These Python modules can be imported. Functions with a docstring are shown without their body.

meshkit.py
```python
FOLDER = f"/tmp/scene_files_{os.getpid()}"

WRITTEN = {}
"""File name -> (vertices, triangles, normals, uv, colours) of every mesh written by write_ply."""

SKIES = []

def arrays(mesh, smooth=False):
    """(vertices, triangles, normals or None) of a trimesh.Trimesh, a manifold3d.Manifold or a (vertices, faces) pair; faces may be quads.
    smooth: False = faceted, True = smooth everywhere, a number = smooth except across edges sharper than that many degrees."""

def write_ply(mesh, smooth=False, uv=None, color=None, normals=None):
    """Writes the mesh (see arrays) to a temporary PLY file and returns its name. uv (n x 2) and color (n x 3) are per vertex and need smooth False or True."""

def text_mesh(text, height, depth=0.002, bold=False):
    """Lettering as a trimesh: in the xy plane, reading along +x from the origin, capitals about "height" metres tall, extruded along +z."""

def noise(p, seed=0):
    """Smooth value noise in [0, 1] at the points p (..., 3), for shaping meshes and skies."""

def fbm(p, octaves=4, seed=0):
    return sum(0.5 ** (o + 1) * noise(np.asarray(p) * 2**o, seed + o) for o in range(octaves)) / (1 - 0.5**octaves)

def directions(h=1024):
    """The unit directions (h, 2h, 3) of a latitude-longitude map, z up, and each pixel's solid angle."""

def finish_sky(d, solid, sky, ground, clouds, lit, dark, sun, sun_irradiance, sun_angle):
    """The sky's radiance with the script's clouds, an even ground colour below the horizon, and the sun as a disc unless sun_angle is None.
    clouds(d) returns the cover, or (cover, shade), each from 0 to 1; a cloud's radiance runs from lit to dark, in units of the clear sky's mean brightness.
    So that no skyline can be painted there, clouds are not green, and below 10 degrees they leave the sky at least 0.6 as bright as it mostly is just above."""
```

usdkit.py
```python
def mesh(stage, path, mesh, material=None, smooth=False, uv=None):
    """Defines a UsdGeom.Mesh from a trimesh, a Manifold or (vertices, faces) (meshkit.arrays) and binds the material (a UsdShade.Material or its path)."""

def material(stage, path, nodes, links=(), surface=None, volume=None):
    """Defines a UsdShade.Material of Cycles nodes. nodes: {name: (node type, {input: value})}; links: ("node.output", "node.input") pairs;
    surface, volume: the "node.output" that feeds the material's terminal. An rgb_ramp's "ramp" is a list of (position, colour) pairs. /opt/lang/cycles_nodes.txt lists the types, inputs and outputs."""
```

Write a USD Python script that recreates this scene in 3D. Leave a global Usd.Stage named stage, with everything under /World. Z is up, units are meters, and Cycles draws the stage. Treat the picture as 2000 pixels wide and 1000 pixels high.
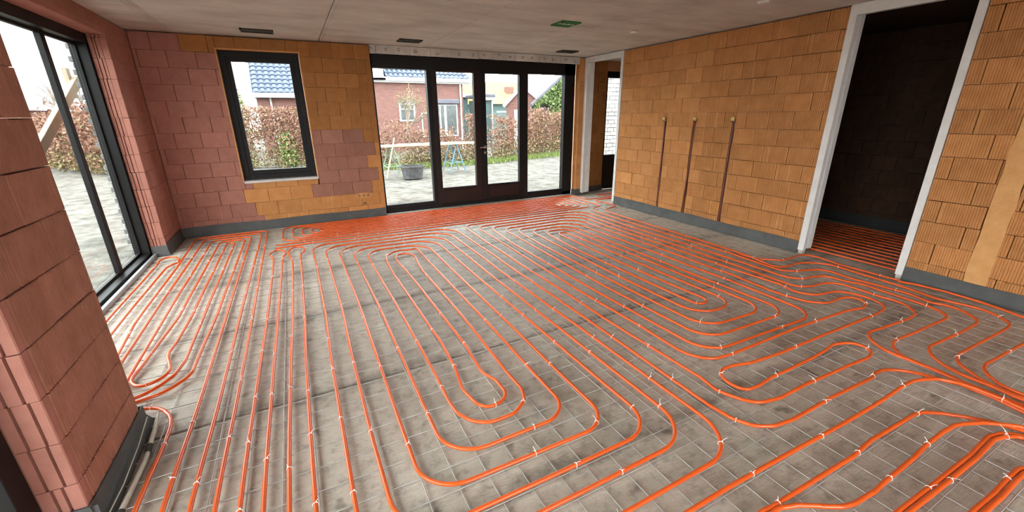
import math, random
import numpy as np
import trimesh
from shapely.geometry import Polygon
import usdkit
import meshkit
from pxr import Usd, UsdGeom, UsdLux, Gf, Sdf

stage = Usd.Stage.CreateInMemory()
UsdGeom.SetStageUpAxis(stage, UsdGeom.Tokens.z)
UsdGeom.SetStageMetersPerUnit(stage, 1.0)
world = UsdGeom.Xform.Define(stage, '/World')
stage.SetDefaultPrim(world.GetPrim())
UsdGeom.Scope.Define(stage, '/World/Looks')
RND = random.Random(7)
RNG = np.random.default_rng(7)

# ------------------------------------------------------------- camera, sky, exposure
CAM = UsdGeom.Camera.Define(stage, '/World/camera')
C2W = np.array([[0.89, -0.155203, 0.428733], [-0.455868, -0.283884, 0.84356], [-0.009213, -0.946214, -0.323409]])
R, D, F_ = C2W[:, 0], C2W[:, 1], C2W[:, 2]
CAM.AddTransformOp().Set(Gf.Matrix4d(*R, 0, *(-D), 0, *(-F_), 0, 0, 0, 1.615, 1))
CAM.CreateHorizontalApertureAttr(36.0)
CAM.CreateVerticalApertureAttr(18.0)
CAM.CreateFocalLengthAttr(14.537)
CAM.CreateClippingRangeAttr(Gf.Vec2f(0.05, 500))
CAM.CreateExposureAttr(2.12)

SKY = UsdLux.DomeLight.Define(stage, '/World/overcast_sky')      # an even, bright overcast
SKY.CreateIntensityAttr(1.0)
SKY.CreateColorAttr(Gf.Vec3f(0.93, 0.98, 1.0))

# ------------------------------------------------------------- helpers
COUNT = {}


def path_for(name, parent='/World'):
    parent = str(parent.GetPath()) if hasattr(parent, 'GetPath') else parent
    key = (parent, name)
    n = COUNT.get(key, 0)
    COUNT[key] = n + 1
    return f'{parent}/{name}' + (f'_{n:03d}' if n else '')


def tag(p, label=None, cat=None, group=None, kind=None):
    for k, v in (('label', label), ('category', cat), ('group', group), ('kind', kind)):
        if v:
            p.SetCustomDataByKey(k, v)
    return p


def obj(name, mesh, material, parent='/World', smooth=False, **kw):
    p = usdkit.mesh(stage, path_for(name, parent), mesh, M[material], smooth=smooth).GetPrim()
    return tag(p, **kw)


def thing(name, loc=(0, 0, 0), rotz=0, **kw):
    x = UsdGeom.Xform.Define(stage, path_for(name))
    if loc != (0, 0, 0):
        x.AddTranslateOp().Set(Gf.Vec3d(*map(float, loc)))
    if rotz:
        x.AddRotateZOp().Set(float(rotz))
    return tag(x.GetPrim(), **kw)


def struct(name, **kw):
    return thing(name, kind='structure', **kw)


def box(x0, x1, y0, y1, z0, z1, ch=0.0):
    b = trimesh.creation.box(bounds=[[min(x0, x1), min(y0, y1), min(z0, z1)], [max(x0, x1), max(y0, y1), max(z0, z1)]])
    if ch:
        v = b.vertices
        c = v.mean(0)
        ext = (v.max(0) - v.min(0)) / 2
        pts = []
        for s in np.ndindex(2, 2, 2):
            s = np.array(s) * 2 - 1
            for k in range(3):
                q = ext - ch
                q[k] = ext[k]
                pts.append(c + s * q)
        b = trimesh.convex.convex_hull(np.array(pts))
    return b


def cat(*ms):
    ms = [m for a in ms for m in (a if isinstance(a, (list, tuple)) else [a])]
    return trimesh.util.concatenate(ms)


def bar(p, q, w, h=None, ch=0):
    """A square bar from p to q."""
    h = h or w
    p, q = np.array(p, float), np.array(q, float)
    L = np.linalg.norm(q - p)
    d = (q - p) / L
    up = np.array([0, 0, 1.0]) if abs(d[2]) < 0.95 else np.array([0, 1.0, 0])
    s = np.cross(d, up)
    s /= np.linalg.norm(s)
    u = np.cross(s, d)
    m = box(0, L, -w / 2, w / 2, -h / 2, h / 2, ch)
    T = np.eye(4)
    T[:3, 0], T[:3, 1], T[:3, 2], T[:3, 3] = d, s, u, p
    m.apply_transform(T)
    return m


def tube(pts, r, n=8, caps=True):
    """A round tube along 3-D points; r is a number or one radius per point."""
    pts = np.asarray(pts, float)
    t = np.gradient(pts, axis=0)
    t /= np.maximum(np.linalg.norm(t, axis=1, keepdims=True), 1e-9)
    ref = np.array([0, 0, 1.0])
    if np.abs(t[:, 2]).max() > 0.9:
        ref = np.array([0.37, 0.93, 0.05])
    s = np.cross(t, ref)
    s /= np.maximum(np.linalg.norm(s, axis=1, keepdims=True), 1e-9)
    u = np.cross(s, t)
    a = np.linspace(0, 2 * np.pi, n, endpoint=False)
    rr = np.broadcast_to(np.asarray(r, float), (len(pts),))
    v = pts[:, None] + rr[:, None, None] * (np.cos(a)[None, :, None] * s[:, None] + np.sin(a)[None, :, None] * u[:, None])
    k = len(pts)
    i, j = np.meshgrid(np.arange(k - 1), np.arange(n), indexing='ij')
    A, B = i * n + j, i * n + (j + 1) % n
    f = np.concatenate([np.stack([A, A + n, B + n], -1).reshape(-1, 3), np.stack([A, B + n, B], -1).reshape(-1, 3)])
    v = v.reshape(-1, 3)
    if caps:
        c0, c1 = len(v), len(v) + 1
        v = np.vstack([v, pts[0], pts[-1]])
        j = np.arange(n)
        f = np.vstack([f, np.stack([np.full(n, c0), j, (j + 1) % n], -1), np.stack([np.full(n, c1), (k - 1) * n + (j + 1) % n, (k - 1) * n + j], -1)])
    m = trimesh.Trimesh(v, f, process=False)
    if m.volume < 0:
        m.invert()
    return m


def lathe(profile, n=32):
    return trimesh.creation.revolve(np.array(profile, float), sections=n)


def fillet(pts, r0=0.12, step=0.25):
    """Rounds the corners of a plan polyline (x, y[, r]) and samples it."""
    P = [np.array(p[:2], float) for p in pts]
    Rr = [p[2] if len(p) > 2 else r0 for p in pts]
    out = [P[0]]
    n = len(P)
    seg = [np.linalg.norm(P[i + 1] - P[i]) for i in range(n - 1)]
    for i in range(1, n - 1):
        a, b = P[i - 1] - P[i], P[i + 1] - P[i]
        la, lb = seg[i - 1], seg[i]
        if la < 1e-6 or lb < 1e-6:
            continue
        a, b = a / la, b / lb
        ang = math.acos(max(-1, min(1, float(a @ b))))
        if ang > math.pi - 0.01:
            out.append(P[i])
            continue
        tl = Rr[i] / math.tan(ang / 2)
        tl = min(tl, 0.499 * la, 0.499 * lb)
        r = tl * math.tan(ang / 2)
        bis = (a + b) / np.linalg.norm(a + b)
        c = P[i] + bis * (r / math.sin(ang / 2))
        s, e = P[i] + a * tl - c, P[i] + b * tl - c
        th0 = math.atan2(s[1], s[0])
        dth = (math.atan2(e[1], e[0]) - th0 + math.pi) % (2 * math.pi) - math.pi
        k = max(2, int(abs(dth) / 0.16) + 1)
        for q in np.linspace(0, 1, k + 1):
            th = th0 + dth * q
            out.append(c + r * np.array([math.cos(th), math.sin(th)]))
    out.append(P[-1])
    res = [out[0]]
    for p in out[1:]:
        L = np.linalg.norm(p - res[-1])
        if L < 1e-4:
            continue
        m = max(1, int(L / step))
        o = res[-1]
        for q in range(1, m + 1):
            res.append(o + (p - o) * q / m)
    return np.array(res)


# ------------------------------------------------------------- materials
M = {}


def mat(name, nodes, links, surface='p.BSDF'):
    M[name] = usdkit.material(stage, '/World/Looks/' + name, nodes, links, surface=surface)


def surf(name, c1, c2=None, rough=0.6, metal=0.0, spec=0.5, scale=6.0, bump=0.0, bscale=60.0, detail=4.0, vary=0.0, coords='position', stretch=None, coat=0.0):
    """Base colour wanders between c1 and c2 with noise; "vary" also shifts it from object to object."""
    c2 = c2 or c1
    nodes = {'g': ('geometry', {}), 'n': ('noise_texture', {'scale': scale, 'detail': detail, 'roughness': 0.6}),
             'r': ('rgb_ramp', {'ramp': [(0.3, c1), (0.7, c2)]}),
             'p': ('principled_bsdf', {'roughness': rough, 'metallic': metal, 'specular_ior_level': spec, 'coat_weight': coat})}
    links = [('n.fac', 'r.fac')]
    src = 'g.position'
    if stretch:
        nodes['mp'] = ('mapping', {'scale': stretch})
        links += [('g.position', 'mp.vector')]
        src = 'mp.vector'
    links += [(src, 'n.vector')]
    col = 'r.color'
    if vary:
        nodes['oi'] = ('object_info', {})
        nodes['mr'] = ('map_range', {'from_min': 0.0, 'from_max': 1.0, 'to_min': 1 - vary, 'to_max': 1 + vary})
        nodes['hs'] = ('hsv', {'hue': 0.5, 'saturation': 1.0, 'fac': 1.0})
        links += [('oi.random', 'mr.value'), ('mr.result', 'hs.value'), (col, 'hs.color')]
        col = 'hs.color'
    links += [(col, 'p.base_color')]
    if bump:
        nodes['bn'] = ('noise_texture', {'scale': bscale, 'detail': 5.0, 'roughness': 0.65})
        nodes['b'] = ('bump', {'strength': 1.0, 'distance': bump})
        links += [(src, 'bn.vector'), ('bn.fac', 'b.height'), ('b.normal', 'p.normal')]
    mat(name, nodes, links)


# clay blocks
surf('block_orange', (0.43, 0.185, 0.062), (0.52, 0.24, 0.088), 0.9, scale=9, bump=0.002, bscale=120, vary=0.09, spec=0.2)
surf('block_ochre', (0.31, 0.13, 0.04), (0.38, 0.165, 0.055), 0.9, scale=9, bump=0.002, bscale=120, vary=0.10, spec=0.2)
surf('block_pink', (0.32, 0.135, 0.10), (0.39, 0.172, 0.132), 0.9, scale=9, bump=0.002, bscale=120, vary=0.07, spec=0.2)
surf('block_mauve', (0.29, 0.13, 0.09), (0.34, 0.16, 0.118), 0.9, scale=7, bump=0.002, bscale=120, vary=0.10, spec=0.2)
surf('block_red', (0.29, 0.125, 0.08), (0.36, 0.16, 0.11), 0.9, scale=9, bump=0.002, bscale=120, vary=0.07, spec=0.2)
surf('membrane_shaded', (0.03, 0.03, 0.03), (0.04, 0.04, 0.04), 0.8)  # copy of membrane with the unlit side room's shade in its colour
surf('block_shaded', (0.055, 0.025, 0.014), (0.08, 0.037, 0.02), 0.95, scale=9, vary=0.1)  # clay blocks with the unlit side room's darkness painted into the base colour
surf('block_joint', (0.28, 0.125, 0.065), (0.34, 0.155, 0.085), 0.95, scale=30)
surf('plaster_orange', (0.52, 0.25, 0.085), (0.60, 0.31, 0.12), 0.95, scale=14, bump=0.003, bscale=60)
surf('membrane', (0.055, 0.055, 0.053), (0.085, 0.085, 0.082), 0.75, scale=5, bump=0.004, bscale=12)
surf('frame_black', (0.006, 0.005, 0.005), (0.009, 0.008, 0.008), 0.5, spec=0.22)
surf('frame_brown', (0.014, 0.006, 0.005), (0.02, 0.009, 0.007), 0.5, spec=0.25)
surf('frame_white', (0.60, 0.57, 0.54), (0.68, 0.65, 0.62), 0.55, scale=8)
surf('sill_pale', (0.48, 0.45, 0.43), (0.58, 0.55, 0.52), 0.7)
surf('alu', (0.30, 0.31, 0.32), (0.36, 0.37, 0.38), 0.45, metal=0.4)
surf('foil', (0.42, 0.38, 0.34), (0.60, 0.56, 0.51), 0.6, scale=5, bump=0.004, bscale=25, vary=0.14)
surf('knot', (0.20, 0.17, 0.14), (0.32, 0.28, 0.24), 0.8, scale=60)
surf('wire', (0.40, 0.39, 0.37), (0.54, 0.53, 0.51), 0.40, metal=0.45, scale=3)
surf('pipe', (0.66, 0.088, 0.012), (0.72, 0.106, 0.017), 0.25, scale=2, spec=0.5)
surf('tie', (0.72, 0.66, 0.62), (0.80, 0.75, 0.70), 0.35)
surf('conduit', (0.10, 0.02, 0.012), (0.14, 0.03, 0.016), 0.5)
surf('brass', (0.45, 0.30, 0.10), (0.62, 0.44, 0.17), 0.5, metal=0.2, scale=30)
surf('dark_void', (0.030, 0.026, 0.022), (0.045, 0.040, 0.034), 0.9)
surf('green_plastic', (0.03, 0.16, 0.03), (0.05, 0.22, 0.04), 0.5)
surf('white_plastic', (0.75, 0.74, 0.72), (0.80, 0.79, 0.77), 0.5)
surf('foam_strip', (0.50, 0.46, 0.38), (0.62, 0.58, 0.49), 0.8, scale=20)
surf('chrome', (0.6, 0.6, 0.6), (0.7, 0.7, 0.7), 0.25, metal=1.0)
surf('plain_wall', (0.42, 0.19, 0.09), (0.50, 0.23, 0.11), 0.95, scale=3)
surf('core_grey', (0.25, 0.22, 0.20), (0.32, 0.29, 0.26), 0.95, scale=3)
# outdoors
surf('sand', (0.07, 0.064, 0.055), (0.205, 0.192, 0.17), 1.0, scale=4.5, detail=6.0, bump=0.08, bscale=4, spec=0.1)
surf('grass', (0.10, 0.14, 0.03), (0.18, 0.22, 0.06), 0.9, scale=8)
surf('leaf_brown', (0.15, 0.070, 0.042), (0.29, 0.155, 0.105), 0.8, scale=14)
surf('leaf_olive', (0.15, 0.125, 0.05), (0.25, 0.20, 0.095), 0.8, scale=10)
surf('leaf_green', (0.10, 0.17, 0.035), (0.24, 0.28, 0.10), 0.8, scale=6)
surf('leaf_dark', (0.045, 0.085, 0.03), (0.15, 0.20, 0.075), 0.8, scale=3)
surf('bark', (0.16, 0.12, 0.09), (0.26, 0.21, 0.17), 0.9, scale=12)
surf('roof_tile', (0.05, 0.065, 0.105), (0.07, 0.09, 0.14), 0.45, scale=4)
surf('roof_dark', (0.09, 0.09, 0.11), (0.13, 0.125, 0.15), 0.7, scale=3)
surf('roof_blue', (0.04, 0.11, 0.23), (0.05, 0.13, 0.26), 0.5)
surf('roof_yellow', (0.25, 0.19, 0.055), (0.30, 0.235, 0.08), 0.9)
surf('white_paint', (0.50, 0.51, 0.51), (0.56, 0.57, 0.57), 0.6)
surf('dark_glass', (0.06, 0.07, 0.075), (0.10, 0.11, 0.11), 0.15)
surf('teal_board', (0.07, 0.12, 0.12), (0.11, 0.16, 0.155), 0.7)
surf('veneer_grey', (0.13, 0.13, 0.13), (0.21, 0.205, 0.20), 0.9, scale=20, vary=0.2)
surf('veneer_white', (0.42, 0.43, 0.41), (0.52, 0.53, 0.50), 0.9, scale=20, vary=0.12)
surf('timber', (0.50, 0.40, 0.22), (0.60, 0.49, 0.29), 0.75, scale=3)
surf('timber_old', (0.34, 0.27, 0.20), (0.44, 0.36, 0.27), 0.8, scale=4)
surf('steel_blue', (0.13, 0.25, 0.33), (0.17, 0.30, 0.38), 0.5, metal=0.2)
surf('steel_green', (0.20, 0.29, 0.22), (0.25, 0.34, 0.27), 0.5, metal=0.2)
surf('tub_black', (0.035, 0.036, 0.04), (0.10, 0.10, 0.105), 0.5, scale=9)

# far brickwork
mat('brick_far', {'g': ('geometry', {}), 'mp': ('mapping', {'rotation': (math.pi / 2, 0, 0)}),
                  'b': ('brick_texture', {'scale': 1.0, 'brick_width': 0.22, 'row_height': 0.065, 'mortar_size': 0.006,
                                          'color1': (0.20, 0.085, 0.07), 'color2': (0.16, 0.065, 0.055), 'mortar': (0.18, 0.135, 0.12)}),
                  'p': ('principled_bsdf', {'roughness': 0.9})},
    [('g.position', 'mp.vector'), ('mp.vector', 'b.vector'), ('b.color', 'p.base_color')])

# floor slab: worn concrete with dark damp smears
mat('concrete_floor', {
    'g': ('geometry', {}),
    'n1': ('noise_texture', {'scale': 0.9, 'detail': 6.0, 'roughness': 0.62}),
    'r1': ('rgb_ramp', {'ramp': [(0.30, (0.28, 0.238, 0.188)), (0.45, (0.48, 0.425, 0.352)), (0.72, (0.63, 0.575, 0.49))]}),
    'n2': ('noise_texture', {'scale': 14.0, 'detail': 8.0, 'roughness': 0.7}),
    'r2': ('rgb_ramp', {'ramp': [(0.30, (0.45, 0.43, 0.41)), (0.50, (1.0, 1.0, 1.0)), (0.75, (1.12, 1.11, 1.08))]}),
    'n3': ('noise_texture', {'scale': 5.5, 'detail': 3.0, 'roughness': 0.5}),
    'r3': ('rgb_ramp', {'ramp': [(0.27, (0.30, 0.28, 0.27)), (0.35, (1.0, 1.0, 1.0))]}),
    'sx': ('separate_xyz', {}), 'n4': ('noise_texture', {'scale': 3.0, 'detail': 5.0, 'roughness': 0.7}),
    'a1': ('math', {'math_type': 'multiply_add', 'value2': 0.34}), 'a2': ('math', {'math_type': 'subtract', 'value2': 1.44}),
    'a3': ('math', {'math_type': 'pingpong', 'value2': 0.59}),
    'a4': ('map_range', {'from_min': 0.0, 'from_max': 0.075, 'to_min': 0.60, 'to_max': 1.0, 'clamp': True}),
    'm3': ('mix', {'mix_type': 'multiply', 'fac': 1.0}),
    'm1': ('mix', {'mix_type': 'multiply', 'fac': 0.8}), 'm2': ('mix', {'mix_type': 'multiply', 'fac': 0.75}),
    'mp': ('mapping', {'scale': (0.22, 1.0, 1.0)}), 'bn': ('noise_texture', {'scale': 30.0, 'detail': 8.0, 'roughness': 0.7}),
    'b': ('bump', {'strength': 1.0, 'distance': 0.010}),
    'p': ('principled_bsdf', {'roughness': 0.5, 'specular_ior_level': 0.5})},
    [('g.position', 'n1.vector'), ('g.position', 'n2.vector'), ('g.position', 'n3.vector'), ('g.position', 'mp.vector'), ('mp.vector', 'bn.vector'),
     ('n1.fac', 'r1.fac'), ('n2.fac', 'r2.fac'), ('n3.fac', 'r3.fac'), ('r1.color', 'm1.color1'), ('r2.color', 'm1.color2'),
     ('m1.color', 'm2.color1'), ('r3.color', 'm2.color2'), ('m2.color', 'm3.color1'), ('m3.color', 'p.base_color'),
     ('g.position', 'sx.vector'), ('g.position', 'n4.vector'), ('n4.fac', 'a1.value1'), ('sx.y', 'a1.value3'), ('a1.value', 'a2.value1'),
     ('a2.value', 'a3.value1'), ('a3.value', 'a4.value'), ('a4.result', 'm3.color2'),
     ('bn.fac', 'b.height'), ('b.normal', 'p.normal')])

# ceiling slab: pale formwork concrete, streaked along x
mat('concrete_ceiling', {
    'g': ('geometry', {}), 'mp': ('mapping', {'scale': (0.7, 1.5, 1.0)}),
    'n1': ('noise_texture', {'scale': 2.2, 'detail': 6.0, 'roughness': 0.62}),
    'r1': ('rgb_ramp', {'ramp': [(0.30, (0.42, 0.375, 0.335)), (0.50, (0.53, 0.482, 0.435)), (0.70, (0.61, 0.56, 0.51))]}),
    'bn': ('noise_texture', {'scale': 9.0, 'detail': 6.0, 'roughness': 0.65}), 'b': ('bump', {'strength': 1.0, 'distance': 0.008}),
    'p': ('principled_bsdf', {'roughness': 0.85, 'specular_ior_level': 0.25})},
    [('g.position', 'mp.vector'), ('mp.vector', 'n1.vector'), ('mp.vector', 'bn.vector'), ('n1.fac', 'r1.fac'), ('r1.color', 'p.base_color'),
     ('bn.fac', 'b.height'), ('b.normal', 'p.normal')])

# insulating glass
mat('glass_pane', {'t': ('transparent_bsdf', {'color': (0.785, 0.805, 0.795)}), 'gl': ('glossy_bsdf', {'color': (1, 1, 1), 'roughness': 0.01}),
                   'lw': ('layer_weight', {'blend': 0.5}), 'pw': ('math', {'math_type': 'power', 'value2': 5.0}),
                   'f': ('math', {'math_type': 'multiply_add', 'value2': 0.55, 'value3': 0.018}), 'p': ('mix_closure', {})},
    [('lw.facing', 'pw.value1'), ('pw.value', 'f.value1'), ('f.value', 'p.fac'), ('t.BSDF', 'p.closure1'), ('gl.BSDF', 'p.closure2')], surface='p.closure')

# ------------------------------------------------------------- the room: sizes
XR, YB, ZC, XL, XP = 5.244, 7.115, 2.638, -1.59, -0.985


def block_mesh(w, h, style, depth):
    """One clay block, front towards d = 0; style: 'plain', 'rib' or 'slot'."""
    c = 0.004
    pr = [(0.0, c), (c, 0.0)]
    if style.startswith('rib'):
        gd = 0.006 if style == 'rib' else 0.0022
        n = max(1, int(round((w - 0.02) / 0.0178)))
        pitch = (w - 0.02) / n
        for i in range(n):
            a = 0.01 + i * pitch
            if RND.random() < 0.03:
                continue
            pr += [(a + pitch * 0.30, 0.0), (a + pitch * 0.40, gd), (a + pitch * 0.68, gd), (a + pitch * 0.78, 0.0)]
    elif style == 'slot':
        n = 2 if w > 0.09 else 1
        for i in range(n):
            a = w * (i + 1) / (n + 1) + RND.uniform(-0.008, 0.008)
            pr += [(a - 0.005, 0.0), (a - 0.004, 0.02), (a + 0.004, 0.02), (a + 0.005, 0.0)]
    pr += [(w - c, 0.0), (w, c)]
    pr = np.array(pr)
    n = len(pr)
    z = np.zeros(n)
    fr0 = np.stack([pr[:, 0], pr[:, 1], z], 1)
    bk0 = np.stack([pr[:, 0], z + depth, z], 1)
    v = np.vstack([fr0, fr0 + [0, 0, h], bk0, bk0 + [0, 0, h]])
    i = np.arange(n - 1)
    q = lambda a, b: np.vstack([np.stack([a + i, a + i + 1, b + i + 1], 1), np.stack([a + i, b + i + 1, b + i], 1)])
    f = np.vstack([q(0, n), q(2 * n, 0), q(n, 3 * n), q(3 * n, 2 * n),
                   [[0, n, 3 * n], [0, 3 * n, 2 * n]], [[n - 1, 4 * n - 1, 2 * n - 1], [n - 1, 3 * n - 1, 4 * n - 1]]])
    return trimesh.Trimesh(v, f, process=False)


def place(m, axis, face, s, u, z):
    v = np.array(m.vertices)
    if axis == 'x':
        w_ = np.stack([face - s * v[:, 1], u + v[:, 0], z + v[:, 2]], 1)
    else:
        w_ = np.stack([u + v[:, 0], face - s * v[:, 1], z + v[:, 2]], 1)
    m = trimesh.Trimesh(w_, m.faces, process=False)
    if m.volume < 0:
        m.invert()
    return m


def cut(rect, holes):
    out = [rect]
    for a0, a1, b0, b1 in holes:
        nxt = []
        for u0, u1, z0, z1 in out:
            if u1 <= a0 or u0 >= a1 or z1 <= b0 or z0 >= b1:
                nxt.append((u0, u1, z0, z1))
                continue
            if u0 < a0:
                nxt.append((u0, a0, z0, z1))
            if u1 > a1:
                nxt.append((a1, u1, z0, z1))
            lo, hi = max(u0, a0), min(u1, a1)
            if z0 < b0:
                nxt.append((lo, hi, z0, b0))
            if z1 > b1:
                nxt.append((lo, hi, b1, z1))
        out = nxt
    return [r for r in out if r[1] - r[0] > 0.018 and r[3] - r[2] > 0.018]


def lay_blocks(parent, axis, face, s, u0, u1, holes, phases, matfn, stylefn, depth=0.055, L=0.30, z_base=0.02, zmax=ZC):
    k, z = 0, z_base
    while z < zmax - 0.02:
        ph = phases[k % len(phases)]
        a = math.floor((u0 - ph) / L) * L + ph
        edges = [u0]
        while a < u1:
            if a > u0 + 0.03 and a < u1 - 0.03:
                edges.append(a + RND.uniform(-0.008, 0.008))
            a += L
        edges.append(u1)
        for e0, e1 in zip(edges, edges[1:]):
            for r in cut((e0, e1, z, min(z + 0.2, zmax)), holes):
                uc, zc = (r[0] + r[1]) / 2, (r[2] + r[3]) / 2
                st = stylefn(uc, zc)
                g = RND.uniform(0.0008, 0.0024) * (2.0 if st == 'rib' else 1.0)
                m = block_mesh(r[1] - r[0] - 2 * g, r[3] - r[2] - RND.uniform(0.002, 0.0045) * (1.8 if st == 'rib' else 1.0), st, depth)
                m = place(m, axis, face + s * RND.uniform(-0.003, 0.002), s, r[0] + g, r[2] + 0.002)
                obj('brick', m, matfn(uc, zc), parent)
        z += 0.2
        k += 1


def membrane(axis, face, s, u0, u1, h=0.145, flare=0.026, thick=0.006, name='baseboard', mater='membrane'):
    """Dark damp-proof strip: stuck to the wall and curling out on to the floor."""
    prof = [(0.004, h), (0.006, h * 0.5), (flare * 0.6, h * 0.14), (flare, 0.004)]
    n = max(2, int(abs(u1 - u0) / 0.25))
    us = np.linspace(u0, u1, n + 1)
    V, Fs = [], []
    k = len(prof)
    for i, u in enumerate(us):
        wob = 0.004 * math.sin(u * 5.1 + face) + RND.uniform(-0.002, 0.002)
        for d, z in prof:
            V.append((u, -(d + max(0, wob) * (1 - z / h)), z + (wob if z > h * 0.9 else 0)))
        for d, z in prof:
            V.append((u, -(d + thick + max(0, wob) * (1 - z / h)), z + (wob if z > h * 0.9 else 0) + (0.001 if z < 0.01 else 0)))
    ring = list(range(k)) + list(range(2 * k - 1, k - 1, -1))
    m2 = 2 * k
    for i in range(n):
        for j in range(m2):
            a, b = ring[j], ring[(j + 1) % m2]
            Fs += [(i * m2 + a, (i + 1) * m2 + a, (i + 1) * m2 + b), (i * m2 + a, (i + 1) * m2 + b, i * m2 + b)]
    for i in (0, n):
        for j in range(k - 1):
            Fs += [(i * m2 + j, i * m2 + j + 1, i * m2 + k + j + 1), (i * m2 + j, i * m2 + k + j + 1, i * m2 + k + j)]
    m = place(trimesh.Trimesh(np.array(V), np.array(Fs), process=False), axis, face, s, 0, 0)
    return obj(name, m, mater, smooth=40, kind='structure')


# floor: concrete planks laid side by side, seams showing
fl = struct('floor')
seams = [1.27 + 1.18 * k for k in range(-4, 6) if k] + [7.6]
for y0, y1 in zip(seams, seams[1:]):
    obj('floor_plank', box(-1.95, 9.0, y0 + 0.003, y1 - 0.003, -0.22, RND.uniform(-0.003, 0.0), 0.006), 'concrete_floor', fl)
obj('floor_bed', box(-2.0, 9.0, -3.6, 7.65, -0.30, -0.018), 'core_grey', fl)

# ceiling: concrete slabs, a cross joint at y = 4.25
ce = struct('ceiling')
for xs, y0, y1, dz in (([-2.0, -1.165, 0.55, 2.07, 3.56, 5.30, 9.0], 4.25, 7.65, 0.0), ([-2.0, -0.9, 0.6, 2.1, 3.6, 5.32, 9.0], -3.6, 4.25, -0.004)):
    for x0, x1 in zip(xs, xs[1:]):
        obj('ceiling_slab', box(x0 + 0.003, x1 - 0.003, y0 + 0.003, y1 - 0.003, ZC + dz + RND.uniform(-0.002, 0.002), ZC + 0.25, 0.009), 'concrete_ceiling', ce)
for x in (-1.165, 0.55):                                     # ridges of set grout squeezed out of two joints
    for off in (-0.035, 0.03):
        ys = np.arange(4.3, 7.1, 0.06)
        p = np.stack([x + off + 0.010 * (meshkit.noise(np.stack([ys * 6, ys * 0 + off * 50, ys * 0], 1)) - 0.5), ys, np.full(len(ys), ZC - 0.001)], 1)
        rr = 0.003 + 0.009 * meshkit.noise(np.stack([ys * 5, ys * 0 + 3, ys * 0 + off * 90], 1))
        obj('grout_ridge', tube(p, rr, 6), 'concrete_ceiling', ce, smooth=True)
obj('grout_ridge', tube([(x, 4.25 + 0.004 * math.sin(3 * x), ZC - 0.002) for x in np.arange(0.8, 5.2, 0.1)], 0.007, 6), 'concrete_ceiling', ce, smooth=True)

# ---- right wall
wr = struct('wall_right')
DOOR_A, DOOR_B = (1.66, 2.675), (6.03, 7.2)
core = []
for y0, y1 in ((-3.5, DOOR_A[0]), (DOOR_A[1], DOOR_B[0])):
    core.append(box(XR + 0.052, XR + 0.15, y0, y1, 0, ZC - 0.006))
obj('wall_core', cat(core), 'block_joint', wr)
ph_r = [0.17, 0.075, 0.204, 0.017, 0.121, 0.02, 0.173, 0.026, 0.176, 0.03, 0.18, 0.03, 0.17, 0.03]
STRIP = (1.105, 1.245, 0.0, ZC)
CHASES = [(4.965, 0.018), (4.424, 0.018), (3.793, 0.018)]
holes_r = [STRIP] + [(y - w, y + w, 0.0, 1.50) for y, w in CHASES]


def mat_r(u, z):
    return 'block_ochre' if RND.random() < 0.0 else 'block_orange'


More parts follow.
